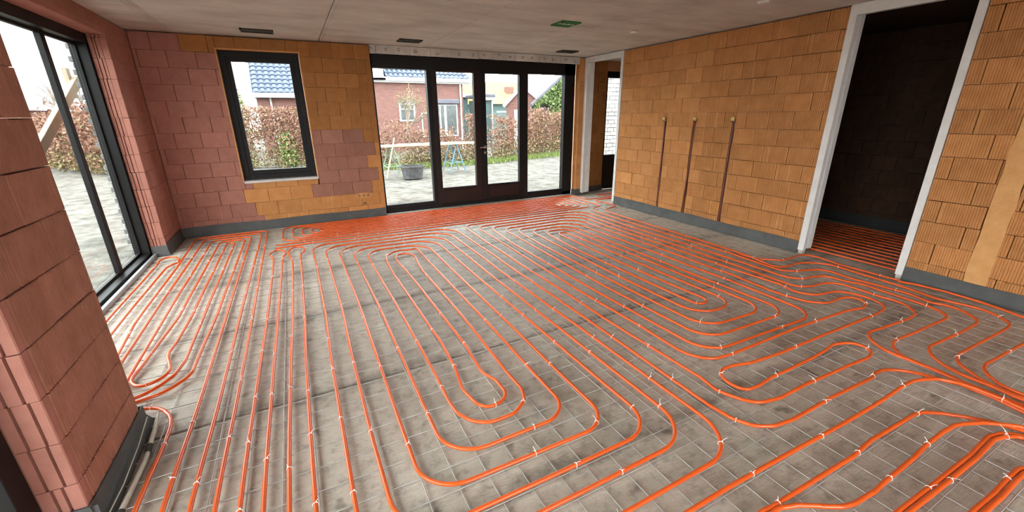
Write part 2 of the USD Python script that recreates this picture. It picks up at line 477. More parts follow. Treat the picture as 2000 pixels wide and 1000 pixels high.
lay_blocks(wr, 'x', XR, -1, DOOR_A[1], DOOR_B[0], holes_r, ph_r, mat_r, lambda u, z: 'rib' if u < 4.3 else ('rib_fine' if RND.random() < 0.75 else 'plain'))
lay_blocks(wr, 'x', XR, -1, 0.2, DOOR_A[0], [STRIP], [0.155, 0.0, 0.147, 0.057, 0.176, 0.06], mat_r, lambda u, z: 'rib')
ys = np.linspace(0, 1, 40)
sv = []
zz = np.linspace(0.10, ZC - 0.003, 44)
left = [(STRIP[0] - 0.012 + 0.02 * float(meshkit.noise(np.array([z * 7, 0.3, 0]))), z) for z in zz]
right = [(STRIP[1] + 0.012 - 0.02 * float(meshkit.noise(np.array([z * 7, 9.3, 0]))), z) for z in zz]
pl = trimesh.creation.extrude_polygon(Polygon(left + right[::-1]), 0.05)
pl = trimesh.Trimesh(np.stack([XR - 0.004 + pl.vertices[:, 2], pl.vertices[:, 0], pl.vertices[:, 1]], 1), pl.faces, process=False)
pl.fix_normals()
obj('plaster_strip', pl, 'plaster_orange', wr, label='smooth mortar strip filling an upright chase')

# ---- back wall, round the window and the French doors
wb = struct('wall_back')
WIN = (-0.715, 0.26, 0.725, 2.466)
SL = (1.235, 5.118, 0.0, 2.6375)
obj('wall_core', cat(box(-1.9, WIN[0] - 0.004, YB + 0.052, 7.45, 0, ZC - 0.004), box(WIN[1] + 0.004, SL[0] - 0.004, YB + 0.052, 7.45, 0, ZC - 0.004),
                     box(WIN[0] - 0.01, WIN[1] + 0.01, YB + 0.052, 7.45, 0, WIN[2] - 0.03), box(WIN[0] - 0.01, WIN[1] + 0.01, YB + 0.052, 7.45, WIN[3] + 0.004, ZC - 0.004),
                     box(SL[0] - 0.01, SL[1] + 0.02, YB + 0.03, 7.45, 2.53, ZC - 0.004), box(SL[1] + 0.13, XR + 0.10, YB + 0.052, 7.45, 0, ZC - 0.004)), 'block_joint', wb)


def mat_b(u, z):
    e = RND.uniform(-0.12, 0.12)
    if z > 2.44 and u > -1.15:
        return 'block_ochre'
    if u + e < -0.60 and not (z < 0.62 and u > -0.80 + 0.3 * (z < 0.35)):
        return 'block_pink'
    if u > 0.26 and 0.45 < z + 0.6 * e < 1.55 and u < 1.12:
        return 'block_mauve'
    return 'block_ochre' if z > 1.3 else 'block_orange'


lay_blocks(wb, 'y', YB, -1, XL, SL[0], [WIN], [0.05, 0.255, 0.153, 0.275, 0.12, 0.26, 0.10, 0.25, 0.11, 0.24, 0.13, 0.25, 0.11, 0.25], mat_b,
           lambda u, z: 'plain' if u < 0.0 and z > 0.45 else ('rib_fine' if RND.random() < 0.8 else 'plain'))
lay_blocks(wb, 'y', YB, -1, SL[1], XR, [], [0.0], lambda u, z: 'block_orange', lambda u, z: 'plain', depth=0.05)
lay_blocks(wb, 'x', SL[1], -1, YB + 0.01, 7.244, [], [0.0], lambda u, z: 'block_orange', lambda u, z: 'slot', depth=0.12)

# ---- left wall: far piece, lintel over the window, near pier
wl = struct('wall_left')
obj('wall_core', cat(box(-1.90, XL - 0.052, 6.36, 7.45, 0, ZC - 0.004), box(-1.92, XL - 0.052, 2.62, 6.36, 2.52, ZC - 0.004),
                     box(-2.0, -1.116, 1.96, 2.60, 0, ZC - 0.004), box(-1.6, -1.10, -1.6, 1.95, 2.44, ZC - 0.004), box(-1.6, -1.05, -3.5, -1.6, 0, ZC - 0.004),
                     box(-2.0, -1.76, 2.60, 2.85, 0, ZC - 0.004)), 'block_joint', wl)
lay_blocks(wl, 'x', XL, 1, 6.30, YB, [], [0.12, 0.27], lambda u, z: 'block_pink', lambda u, z: 'plain')
lay_blocks(wl, 'y', 6.30, -1, -1.75, XL - 0.056, [], [0.0], lambda u, z: 'block_pink', lambda u, z: 'slot', depth=0.05)
lay_blocks(wl, 'x', XL, 1, 2.63, 6.30, [], [0.1], lambda u, z: 'block_red', lambda u, z: 'plain', L=1.22, z_base=2.462)
obj('lintel_soffit', box(-1.90, XL - 0.001, 2.63, 6.30, 2.455, 2.515, 0.004), 'block_pink', wl)
lay_blocks(wl, 'x', XP, 1, 1.995, 2.62, [], [0.12, 0.0, 0.17, 0.045], lambda u, z: 'block_red', lambda u, z: 'rib', depth=0.12)
lay_blocks(wl, 'y', 1.95, -1, -1.118, XP, [], [0.5], lambda u, z: 'block_pink', lambda u, z: 'slot', depth=0.042)
lay_blocks(wl, 'y', 2.62, 1, -1.70, XP, [], [0.0, 0.15], lambda u, z: 'block_red', lambda u, z: 'plain', depth=0.02)

# ---- behind the camera: unseen end wall, its opening added to light the foreground
wk = struct('wall_near')
obj('wall_core', cat(box(-1.6, -0.9, -3.6, -3.4, 0, ZC - 0.004), box(4.9, XR + 0.15, -3.6, -3.4, 0, ZC - 0.004), box(-0.95, 0.45, -3.6, -3.4, 0, ZC - 0.004), box(3.1, 4.95, -3.6, -3.4, 0, ZC - 0.004), box(0.45, 3.1, -3.6, -3.4, 2.5, ZC - 0.004)), 'plain_wall', wk)

# ---- the two rooms behind the right wall
w2 = struct('wall_far')
obj('wall_core', cat(box(XR + 0.11, 5.98, 7.40, 7.52, 0, ZC - 0.004), box(7.25, 8.7, 7.36, 7.52, 0, ZC - 0.004), box(5.98, 7.25, 7.36, 7.52, 2.44, ZC - 0.004),
                     box(8.6, 8.75, 4.2, 7.5, 0, ZC - 0.004), box(5.395, 8.7, 4.27, 4.37, 0, ZC - 0.004)), 'plain_wall', w2)
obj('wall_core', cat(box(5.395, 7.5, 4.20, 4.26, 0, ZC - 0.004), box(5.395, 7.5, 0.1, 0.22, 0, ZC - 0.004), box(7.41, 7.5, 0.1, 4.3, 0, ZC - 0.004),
                     box(5.395, 5.41, 0.2, 1.655, 0, ZC - 0.004), box(5.395, 5.41, 2.68, 4.2, 0, ZC - 0.004), box(5.395, 7.42, 0.2, 4.21, ZC - 0.012, ZC - 0.003)), 'block_shaded', w2)  # side room walls and ceiling sheet, gloom painted in
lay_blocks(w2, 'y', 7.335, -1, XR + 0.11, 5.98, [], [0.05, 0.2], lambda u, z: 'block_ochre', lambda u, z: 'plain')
lay_blocks(w2, 'x', 7.35, -1, 1.4, 4.2, [], [0.05, 0.2], lambda u, z: 'block_shaded', lambda u, z: 'plain')

# ---- damp-proof strips along the foot of the walls
membrane('x', XR, -1, DOOR_A[1], DOOR_B[0], name='baseboard_right')
membrane('x', XR, -1, -0.6, DOOR_A[0], name='baseboard_right')
membrane('y', YB, -1, XL + 0.02, SL[0] - 0.004, name='baseboard_back', h=0.15)
membrane('y', YB, -1, SL[1], XR, name='baseboard_back', h=0.12)
membrane('x', SL[1], -1, YB - 0.02, 7.24, name='baseboard_back', h=0.12)
membrane('x', XL, 1, 6.27, YB - 0.02, name='baseboard_left', h=0.15)
membrane('y', 6.30, -1, -1.745, XL + 0.015, name='baseboard_left', h=0.13)
membrane('x', XP, 1, 1.93, 2.64, name='baseboard_left', h=0.10, flare=0.05)
membrane('y', 1.95, -1, -1.115, XP + 0.03, name='baseboard_left', h=0.10, flare=0.03)
membrane('y', 2.64, 1, -1.6, XP + 0.01, name='baseboard_left', h=0.10, flare=0.02)
membrane('y', 7.335, -1, 5.40, 5.98, name='baseboard_far', h=0.12)
membrane('x', 7.35, -1, 0.4, 4.2, name='baseboard_far', h=0.16, mater='membrane_shaded')


# ------------------------------------------------------------- windows and doors
def ring(axis, p0, p1, u0, u1, z0, z1, w, wb_=None, wt=None):
    """A rectangular frame of four bars between the planes p0 and p1."""
    wb_, wt = wb_ or w, wt or w
    B = (lambda a0, a1, b0, b1: box(p0, p1, a0, a1, b0, b1, 0.003)) if axis == 'x' else (lambda a0, a1, b0, b1: box(a0, a1, p0, p1, b0, b1, 0.003))
    return cat(B(u0, u0 + w, z0, z1), B(u1 - w, u1, z0, z1), B(u0 + w - 0.002, u1 - w + 0.002, z0, z0 + wb_), B(u0 + w - 0.002, u1 - w + 0.002, z1 - wt, z1))


def pane(axis, p, u0, u1, z0, z1, parent):
    b = box(p - 0.004, p + 0.004, u0, u1, z0, z1) if axis == 'x' else box(u0, u1, p - 0.004, p + 0.004, z0, z1)
    return obj('pane', b, 'glass_pane', parent)


# window_1: the tall window of the back wall
w1 = struct('window_1')
obj('frame', ring('y', 7.185, 7.30, WIN[0] + 0.004, WIN[1] - 0.004, WIN[2] + 0.022, WIN[3] - 0.004, 0.075, 0.07), 'frame_black', w1)
obj('sash', ring('y', 7.200, 7.285, WIN[0] + 0.06, WIN[1] - 0.06, WIN[2] + 0.08, WIN[3] - 0.06, 0.072), 'frame_black', w1)
pane('y', 7.245, WIN[0] + 0.128, WIN[1] - 0.128, WIN[2] + 0.148, WIN[3] - 0.128, w1)
obj('sill', box(WIN[0], WIN[1] + 0.01, YB - 0.012, 7.30, WIN[2] - 0.022, WIN[2] + 0.012, 0.003), 'sill_pale', w1, label='pale sill under the black window')
obj('edge_strip', cat(box(WIN[0] - 0.012, WIN[0], YB - 0.004, 7.19, WIN[2], WIN[3]), box(WIN[1], WIN[1] + 0.014, YB - 0.004, 7.19, WIN[2], WIN[3]),
                      box(WIN[0] - 0.012, WIN[1] + 0.014, YB - 0.004, 7.19, WIN[3], WIN[3] + 0.016)), 'plaster_orange', w1)

# window_2: the wide window on the left
w2_ = struct('window_2')
obj('frame', cat(ring('x', -1.90, -1.752, 2.86, 6.345, 0.0, 2.455, 0.085, 0.06, 0.095)), 'frame_black', w2_)
obj('mullion', box(-1.872, -1.825, 5.495, 5.575, 0.05, 2.38, 0.003), 'frame_black', w2_)
obj('glazing_bead', ring('x', -1.87, -1.835, 2.94, 6.262, 0.055, 2.365, 0.03), 'frame_black', w2_)
pane('x', -1.85, 2.96, 5.50, 0.08, 2.34, w2_)
pane('x', -1.85, 5.57, 6.24, 0.08, 2.34, w2_)
obj('threshold', box(-1.90, -1.700, 2.86, 6.29, 0.0, 0.035, 0.004), 'frame_black', w2_)
obj('floor_rail', box(-1.73, -1.695, 2.86, 6.28, 0.0, 0.045, 0.004), 'alu', w2_, label='grey metal rail along the foot of the window')

# window_3: the near window on the left, mostly outside the frame
w3 = struct('window_3')
obj('frame', ring('x', -1.21, -1.112, -1.55, 1.945, 0.0, 2.435, 0.10), 'frame_black', w3)
obj('mullion', box(-1.20, -1.12, 0.15, 0.25, 0.1, 2.335, 0.003), 'frame_black', w3)
pane('x', -1.16, -1.45, 0.15, 0.1, 2.335, w3)
pane('x', -1.16, 0.25, 1.845, 0.1, 2.335, w3)

# window_4: the window of the next room, seen through the small doorway
w4 = struct('window_4')
obj('frame', ring('y', 7.34, 7.46, 5.985, 7.245, 0.02, 2.44, 0.022, 0.74, 0.12), 'frame_black', w4)
pane('y', 7.40, 6.00, 7.23, 0.755, 2.325, w4)

# door_1: the French doors between two side lights
d1 = struct('door_1')
Q = 7.245
obj('frame', cat(box(1.238, 1.277, Q, Q + 0.11, 0.0, 2.53, 0.003), box(4.872, 5.10, Q, Q + 0.11, 0.0, 2.53, 0.003), box(1.238, 5.11, Q, Q + 0.11, 2.328, 2.53, 0.003),
                 box(1.238, 5.10, Q, Q + 0.12, 0.0, 0.075, 0.003), box(2.13, 2.215, Q, Q + 0.11, 0.07, 2.33, 0.003), box(3.955, 4.05, Q, Q + 0.11, 0.07, 2.33, 0.003)), 'frame_black', d1)
obj('bottom_rail', box(1.277, 2.13, Q + 0.01, Q + 0.10, 0.07, 0.148, 0.003), 'frame_black', d1)
obj('bottom_rail', box(4.05, 4.872, Q + 0.01, Q + 0.10, 0.07, 0.14, 0.003), 'frame_black', d1)
pane('y', Q + 0.06, 1.275, 2.132, 0.147, 2.33, d1)
pane('y', Q + 0.06, 4.048, 4.874, 0.139, 2.33, d1)
for u0, u1, g0, g1 in ((2.205, 3.072, 2.293, 2.961), (3.078, 3.965, 3.183, 3.865)):
    lf = UsdGeom.Xform.Define(stage, path_for('door_leaf', d1)).GetPrim()
    z0, z1, y0, y1 = 0.082, 2.345, Q - 0.012, Q + 0.07
    obj('leaf_frame', cat(box(u0, g0, y0, y1, z0, z1, 0.003), box(g1, u1, y0, y1, z0, z1, 0.003), box(g0 - 0.002, g1 + 0.002, y0, y1, 2.306, z1, 0.003), box(g0 - 0.002, g1 + 0.002, y0, y1, z0, 0.37, 0.003)), 'frame_brown' if u0 < 3 else 'frame_black', lf)
    pane('y', Q + 0.03, g0 - 0.003, g1 + 0.003, 0.367, 2.309, lf)
    obj('kick_panel', box(g0 + 0.03, g1 - 0.03, y0 - 0.006, y0 + 0.01, 0.125, 0.325, 0.004), 'frame_brown', lf)
hd = UsdGeom.Xform.Define(stage, path_for('door_handle', d1)).GetPrim()
obj('lever', cat(tube([(3.135, Q - 0.012, 1.055), (3.135, Q - 0.06, 1.055)], 0.009), tube([(3.135, Q - 0.06, 1.055), (3.12, Q - 0.062, 1.055), (3.02, Q - 0.062, 1.052)], 0.009)), 'chrome', hd)
obj('lock_rose', cat(tube([(3.135, Q - 0.002, 1.055), (3.135, Q - 0.022, 1.055)], 0.026, 16), tube([(3.135, Q - 0.002, 0.955), (3.135, Q - 0.022, 0.955)], 0.024, 16)), 'chrome', hd)
obj('sill_foil', box(1.24, 5.10, YB + 0.045, Q + 0.01, 0.0, 0.016, 0.003), 'foil', d1, label='pale foil strip along the door sill')

# trim_1: pale boards and printed foil over the French doors
tr = struct('trim_1')
xs = [1.238, 1.33, 1.86, 2.18, 2.52, 3.02, 3.30, 3.72, 4.20, 4.66, 5.112]
for i, (a, b) in enumerate(zip(xs, xs[1:])):
    pb = obj('lintel_board', box(a + 0.002, b - 0.002, YB - 0.004 - 0.004 * (i % 2), YB + 0.03, 2.512 + RND.uniform(0, 0.006), ZC - 0.004, 0.002), 'foil', tr)
    for q in range(1 + (b - a > 0.4)):
        cx, cz = a + (b - a) * (0.3 + 0.42 * q) + RND.uniform(-0.03, 0.03), 2.575 + RND.uniform(-0.015, 0.015)
        th = np.linspace(0, 4.6 + RND.random(), 20)
        sp = [(cx + (0.032 - 0.0045 * t) * math.cos(t + i), YB - 0.010, cz + (0.026 - 0.0035 * t) * math.sin(t + i)) for t in th]
        obj('knot', tube(sp, 0.0055, 6), 'knot', pb)

# door_2 and door_3: white lined doorways without leaves
d2 = struct('door_2')


def lining(parent, name, y0, y1, z0, z1, side):
    """One upright of a stepped metal door lining; side = -1: the opening lies towards smaller y."""
    a, b = (y0, y1)
    ms = [box(XR - 0.012, XR + 0.03, a, b, z0, z1, 0.002)]
    w = b - a
    if side < 0:
        ms += [box(XR + 0.028, XR + 0.09, a + 0.022, b, z0, z1, 0.002), box(XR + 0.088, XR + 0.165, a + 0.004, b, z0 + 0.01, z1, 0.002)]
    else:
        ms += [box(XR + 0.028, XR + 0.09, a, b - 0.022, z0, z1, 0.002), box(XR + 0.088, XR + 0.165, a, b - 0.004, z0 + 0.01, z1, 0.002)]
    return obj(name, cat(ms), 'frame_white', parent)


lining(d2, 'door_jamb', 6.032, 6.09, 0.04, 2.632, 1)
lining(d2, 'door_jamb', 7.035, 7.112, 0.05, 2.632, -1)
obj('door_head', cat(box(XR - 0.012, XR + 0.03, 6.09, 7.04, 2.535, 2.632, 0.002), box(XR + 0.028, XR + 0.165, 6.09, 7.04, 2.555, 2.632, 0.002)), 'frame_white', d2)
d3 = struct('door_3')
lining(d3, 'door_jamb', 1.662, 1.722, 0.05, 2.632, 1)
lining(d3, 'door_jamb', 2.607, 2.673, 0.04, 2.632, -1)
obj('door_head', cat(box(XR - 0.012, XR + 0.03, 1.72, 2.609, 2.53, 2.632, 0.002), box(XR + 0.028, XR + 0.165, 1.70, 2.64, 2.55, 2.632, 0.002)), 'frame_white', d3)
obj('jamb_foot', box(XR + 0.0, XR + 0.05, 2.615, 2.665, 0.0, 0.042), 'concrete_ceiling', d3)
obj('jamb_foot', box(XR + 0.0, XR + 0.05, 1.668, 1.715, 0.0, 0.052), 'concrete_ceiling', d3)

# ------------------------------------------------------------- the floor's steel mesh
sm = thing('steel_mesh', label='welded steel wire mesh lying on the concrete floor under the orange pipes', cat='wire mesh')
for k in range(-1, 48):
    x = -1.74 + 0.145 * k + RND.uniform(-0.004, 0.004)
    if x < -1.66 or x > 5.15:
        continue
    ys = np.arange(2.70 if x < -0.94 else -1.2, (6.2 if x < -1.5 else 7.07), 0.4)
    p = np.stack([x + 0.010 * (meshkit.noise(np.stack([ys * 0.7, ys * 0 + k, ys * 0], 1)) - 0.5), ys, 0.0055 + 0.004 * meshkit.noise(np.stack([ys * 0.9, ys * 0 + k, ys * 0 + 5], 1))], 1)
    obj('steel_wire', tube(p, 0.0026, 6), 'wire', sm, smooth=True)
for k in range(-17, 41):
    y = 1.24 + 0.145 * k + RND.uniform(-0.004, 0.004)
    if y > 7.06:
        continue
    x0 = -1.68 if 2.72 < y < 6.2 else (-1.55 if y >= 6.2 else -0.93)
    xs = np.arange(x0, 5.19, 0.4)
    p = np.stack([xs, y + 0.010 * (meshkit.noise(np.stack([xs * 0.7, xs * 0 + k, xs * 0 + 9], 1)) - 0.5), 0.0108 + 0.004 * meshkit.noise(np.stack([xs * 0.9, xs * 0 + k, xs * 0 + 15], 1))], 1)
    obj('steel_wire', tube(p, 0.0026, 6), 'wire', sm, smooth=True)

# ------------------------------------------------------------- the heating pipes: plans in metres, (x, y[, corner radius])
PIPES = {
 'A': [(-1.6, 2.72), (-1.6, 5), (-1.604, 5.821), (-1.615, 5.987), (-1.561, 6.104), (-1.467, 6.032), (-1.408, 5.894), (-1.409, 5.794), (-1.451, 5.738), (-1.483, 5.642), (-1.487, 5.2), (-1.487, 3.2), (-1.45, 2.85), (-1.4, 2.95), (-1.34, 3.5), (-1.378, 4.1), (-1.378, 5.5), (-1.4, 6.9, 0.12), (-0.533, 6.9, 0.1), (-0.533, 3.7), (-0.535, 2.2), (-0.53, -2.4)],
 'A2': [(-0.735, -2.4), (-0.735, 2.37), (-0.73, 3.9), (-0.725, 6.64, 0.1), (-1.187, 6.66, 0.1), (-1.187, 3.1, 0.2), (-1.13, 2.86, 0.1), (-1.052, 2.89), (-0.99, 2.95), (-0.93, 3.05), (-0.9, 3.22), (-0.9, 4), (-0.9, 6.4, 0.1), (-0.992, 6.41, 0.06), (-0.992, 4.03), (-1.012, 3.541), (-1.025, 3.422), (-1.019, 3.344), (-0.988, 3.228), (-0.967, 3.137), (-0.983, 3.069), (-1.024, 3.017), (-1.082, 3.001), (-1.123, 3.028), (-1.158, 3.088), (-1.167, 3.153), (-1.153, 3.235), (-1.086, 4.08), (-1.086, 6.53, 0.1), (-0.79, 6.53, 0.1), (-0.803, 4), (-0.828, 3.214), (-0.831, 3.039), (-0.857, 2.965), (-0.925, 2.884), (-0.977, 2.845), (-1.059, 2.825), (-1.16, 2.79, 0.1), (-1.288, 3, 0.15), (-1.288, 6.79, 0.12), (-0.6, 6.78, 0.1), (-0.627, 3.8), (-0.63, 2.3), (-0.635, -2.4)],
 'A3': [(-0.445, -2.4), (-0.44, 2.2), (-0.42, 4), (-0.413, 5.251), (-0.421, 5.414), (-0.46, 5.55), (-0.466, 5.633), (-0.451, 5.679), (-0.413, 5.763), (-0.351, 5.749), (-0.302, 5.666), (-0.288, 5.563), (-0.314, 5.419), (-0.322, 5.249), (-0.344, 3.68), (-0.35, 2.15), (-0.35, -2.4)],
 'N': [(-1.35, 2.73), (-1.013, 2.727), (-0.977, 2.715), (-0.933, 2.686), (-0.896, 2.641), (-0.864, 2.584), (-0.846, 2.528), (-0.837, 2.47), (-0.834, 2.401), (-0.833, 2.313), (-0.835, 2.224), (-0.838, 2.129), (-0.84, 1.976), (-0.84, -2.4)],
 'B': [(-0.255, -2.4), (-0.25, 2.1), (-0.225, 4.5), (-0.218, 5.074), (-0.223, 5.268), (-0.251, 5.476), (-0.261, 5.616), (-0.234, 5.742), (-0.177, 5.808), (-0.127, 5.787), (-0.083, 5.689), (-0.08, 5.545), (-0.121, 5.431), (-0.131, 5.293), (-0.145, 3.6), (-0.15, 2.06), (-0.15, 0.93, 0.2), (1.772, 0.955, 0.25), (1.772, 5.6, 0.35), (0.15, 5.6, 0.25), (0.15, 3.6), (0.135, 1.9), (0.14, 1.24, 0.22), (1.485, 1.25, 0.2), (1.485, 5.31, 0.35), (0.445, 5.31, 0.25), (0.445, 3.5), (0.44, 1.55, 0.2), (1.155, 1.56, 0.17), (1.183, 5, 0.22), (1.088, 4.963), (0.995, 5.006), (0.887, 4.973), (0.792, 4.866), (0.76, 4.749), (0.735, 4.2), (0.735, 2.9), (0.74, 2.64), (0.724, 2.276), (0.69, 2.039), (0.719, 1.86), (0.775, 1.809), (0.864, 1.829), (0.913, 1.885), (0.911, 2.024), (0.863, 2.145), (0.882, 2.5), (0.882, 4.2), (0.864, 4.595), (0.864, 4.725), (0.908, 4.838), (0.992, 4.862), (1.064, 4.787), (1.088, 4.67), (1.06, 4.488), (1.034, 4.173), (1.03, 3.2), (1.008, 2.089), (1.013, 1.87), (0.978, 1.772), (0.874, 1.701), (0.725, 1.697), (0.638, 1.751), (0.589, 1.851), (0.58, 1.982), (0.586, 2.178), (0.588, 3.4), (0.588, 5.16, 0.22), (1.335, 5.16, 0.33), (1.3, 1.395, 0.17), (0.285, 1.4, 0.2), (0.295, 3), (0.295, 5.46, 0.25), (1.632, 5.46, 0.35), (1.625, 1.12, 0.24), (0, 1.1, 0.22), (0.01, 2.6), (0.02, 4.9), (0.01, 5.755, 0.25), (1.918, 5.75, 0.35), (1.918, 3), (1.884, 1.253), (1.898, 1.11), (1.949, 1.014), (2.043, 0.965), (2.181, 0.949), (2.593, 0.96), (3.005, 0.948), (3.067, 0.964), (3.166, 0.962), (3.231, 0.934), (3.297, 0.88), (3.345, 0.811), (3.37, 0.731), (3.417, 0.671), (3.411, 0.606), (3.411, 0.52), (3.374, 0.392), (3.3, -0.1), (3.2, -1.2), (3.2, -2.4)],
 'C': [(3.33, -2.4), (3.33, -0.6), (3.455, 0.411), (3.45, 0.489), (3.451, 0.574), (3.453, 0.664), (3.476, 0.766), (3.478, 0.869), (3.483, 0.935), (3.478, 0.954), (3.511, 1.016), (3.591, 1.074), (3.673, 1.101), (3.775, 1.101), (3.974, 1.09), (4.245, 1.086), (4.441, 1.078), (4.525, 1.088), (4.587, 1.147), (4.628, 1.234), (4.647, 1.378), (4.698, 1.754), (4.63, 1.897), (4.636, 1.944), (4.624, 2.043), (4.507, 2.089), (4.344, 2.109), (4.249, 2.19), (4.245, 2.295), (4.265, 2.75), (4.265, 5.74, 0.35), (2.1, 5.75, 0.17), (2.06, 4.8), (2.06, 2.83), (2.042, 2.429), (2.043, 2.155), (2.062, 1.434), (2.039, 1.306), (2.09, 1.19), (2.148, 1.123), (2.296, 1.093), (2.581, 1.101), (3.058, 1.088), (3.267, 1.076), (3.357, 1.098), (3.409, 1.162), (3.374, 1.237), (3.237, 1.281), (3.086, 1.26), (2.906, 1.25), (2.617, 1.243), (2.462, 1.242), (2.298, 1.223), (2.212, 1.228), (2.178, 1.26), (2.166, 1.334), (2.204, 1.416), (2.265, 1.444), (2.366, 1.438), (2.485, 1.407), (2.746, 1.387), (3.379, 1.386), (4.05, 1.376), (4.24, 1.394), (4.323, 1.44), (4.38, 1.542), (4.368, 1.67), (4.331, 1.752), (4.252, 1.795), (4.1, 1.814), (4.022, 1.835), (3.976, 1.902), (3.954, 1.977), (4.009, 2.126), (3.985, 2.6), (3.985, 5.45, 0.35), (2.41, 5.46, 0.17), (2.335, 4.6), (2.335, 2.2), (2.34, 1.62, 0.2), (3.62, 1.6, 0.2), (3.675, 2.4), (3.675, 5.15, 0.33), (2.68, 5.16, 0.17), (2.633, 4.4), (2.64, 1.88, 0.2), (3.37, 1.86, 0.2), (3.385, 2.6), (3.385, 4.87, 0.25), (2.98, 4.87, 0.17), (2.92, 4), (2.93, 2.18, 0.13), (3.09, 2.2, 0.1), (3.075, 3), (3.11, 4.71, 0.1), (3.245, 4.71, 0.1), (3.24, 2.05, 0.2), (2.78, 2.05, 0.2), (2.775, 3), (2.83, 5.01, 0.17), (3.515, 5.02, 0.3), (3.49, 1.74, 0.2), (2.49, 1.75, 0.2), (2.485, 3), (2.54, 5.3, 0.17), (3.835, 5.31, 0.35), (3.835, 2.5), (3.781, 2.103), (3.781, 1.965), (3.817, 1.806), (3.864, 1.742), (3.933, 1.686), (4.02, 1.678), (4.129, 1.687), (4.239, 1.668), (4.291, 1.59), (4.219, 1.514), (4.102, 1.486), (3.934, 1.523), (3.319, 1.545), (2.471, 1.533), (2.329, 1.547), (2.255, 1.593), (2.203, 1.678), (2.193, 1.758), (2.203, 2.07), (2.2, 3), (2.25, 5.6, 0.17), (4.12, 5.6, 0.35), (4.12, 2.7), (4.092, 2.226), (4.085, 2.109), (4.082, 2.052), (4.126, 2.001), (4.212, 1.959), (4.376, 1.951), (4.489, 1.914), (4.531, 1.821), (4.502, 1.524), (4.521, 1.433), (4.494, 1.343), (4.392, 1.252), (4.336, 1.224), (4.202, 1.217), (4.022, 1.226), (3.824, 1.239), (3.687, 1.254), (3.61, 1.232), (3.547, 1.185), (3.495, 1.113), (3.475, 1.062), (3.466, 1.001), (3.472, 0.92), (3.47, 0.814), (3.454, 0.711), (3.438, 0.614), (3.438, 0.527), (3.436, 0.407), (3.42, -0.6), (3.42, -2.4)],
 'D2': [(-0.4, 6), (0, 6.02, 0.2), (4.54, 6.02, 0.2), (4.54, 6.697, 0.2), (0.04, 6.697, 0.1), (0.04, 6.413, 0.1), (4.18, 6.413, 0.04), (4.18, 6.319, 0.04), (-0.08, 6.319, 0.12), (-0.08, 6.792, 0.12), (4.66, 6.792, 0.25), (4.66, 5.895, 0.25), (0, 5.895, 0.2), (-0.41, 5.85)],
 'D': [(3.5, -2.4), (3.5, -0.5), (3.527, 0.428), (3.53, 0.489), (3.546, 0.557), (3.551, 0.647), (3.555, 0.709), (3.593, 0.803), (3.667, 0.885), (3.758, 0.935), (3.822, 0.951), (3.931, 0.946), (4.27, 0.932), (4.536, 0.931), (4.628, 0.945), (4.684, 0.981), (4.769, 1.073), (4.794, 1.195), (4.737, 1.264), (4.813, 1.441), (4.773, 1.894), (4.803, 2.072), (4.784, 2.165), (4.658, 2.219), (4.494, 2.267), (4.401, 2.339), (4.391, 2.42), (4.43, 2.9), (4.43, 5.45), (4.47, 5.66), (4.6, 5.8), (4.78, 5.88, 0.08), (4.83, 6.05, 0.08), (4.83, 6.886, 0.1), (-0.2, 6.886, 0.14), (-0.2, 6.224, 0.14), (4.3, 6.224, 0.1), (4.3, 6.508, 0.1), (0.16, 6.508, 0.04), (0.16, 6.603, 0.04), (4.42, 6.603, 0.14), (4.42, 6.13, 0.14), (-0.33, 6.13, 0.2), (-0.33, 6.981, 0.2), (4.95, 6.981, 0.1), (4.97, 6.5, 0.12), (5.4, 6.46), (6.6, 6.44)],
 'E': [(3.57, -2.4), (3.57, -0.4), (3.554, 0.435), (3.543, 0.493), (3.561, 0.561), (3.593, 0.637), (3.639, 0.693), (3.701, 0.76), (3.774, 0.797), (3.866, 0.812), (4.026, 0.809), (4.338, 0.801), (4.639, 0.794), (4.746, 0.798), (4.805, 0.819), (4.885, 0.896), (4.944, 1.003), (4.934, 1.082), (4.891, 1.287), (4.955, 1.511), (5.025, 2.089), (5.036, 2.214), (4.956, 2.297), (4.85, 2.376), (4.723, 2.399), (4.562, 2.393), (4.45, 2.43), (4.443, 2.507), (4.53, 2.8), (4.575, 3.5), (4.61, 5.44), (4.66, 5.56), (4.74, 5.63), (4.92, 5.68), (5.03, 5.74), (5.08, 5.87), (5.06, 6.05), (5, 6.24), (5.08, 6.36, 0.1), (5.4, 6.35), (6.6, 6.33)],
 'F': [(5.08, 0.35), (5.02, 0.55), (4.9, 0.6), (4.472, 0.654), (4.227, 0.666), (3.973, 0.673), (3.847, 0.68), (3.769, 0.666), (3.688, 0.625), (3.639, 0.572), (3.627, 0.566), (3.596, 0.506), (3.595, 0.444), (3.6, -0.2), (3.64, -2.4)],
 'F2': [(5.16, -2.4), (5.16, 0.3), (5.026, 0.787), (5.078, 0.908), (5.126, 1.055), (5.157, 1.284), (5.139, 1.521), (5.073, 1.653), (5.12, 1.6), (5.13, 2.2), (5.184, 2.383), (5.178, 2.486), (5.135, 2.526), (5.048, 2.55), (4.819, 2.527), (4.689, 2.541), (4.658, 2.58), (4.522, 2.708), (4.5, 2.9)],
 'G1': [(-0.05, -2.4), (-0.05, 0.825, 0.25), (1.249, 0.824), (1.487, 0.825), (2.173, 0.81), (2.683, 0.807), (2.792, 0.805), (3.047, 0.81), (3.164, 0.805), (3.239, 0.783), (3.329, 0.741), (3.382, 0.664), (3.395, 0.58), (3.392, 0.474), (3.368, 0.39), (3.24, -0.2), (3.12, -2.4)],
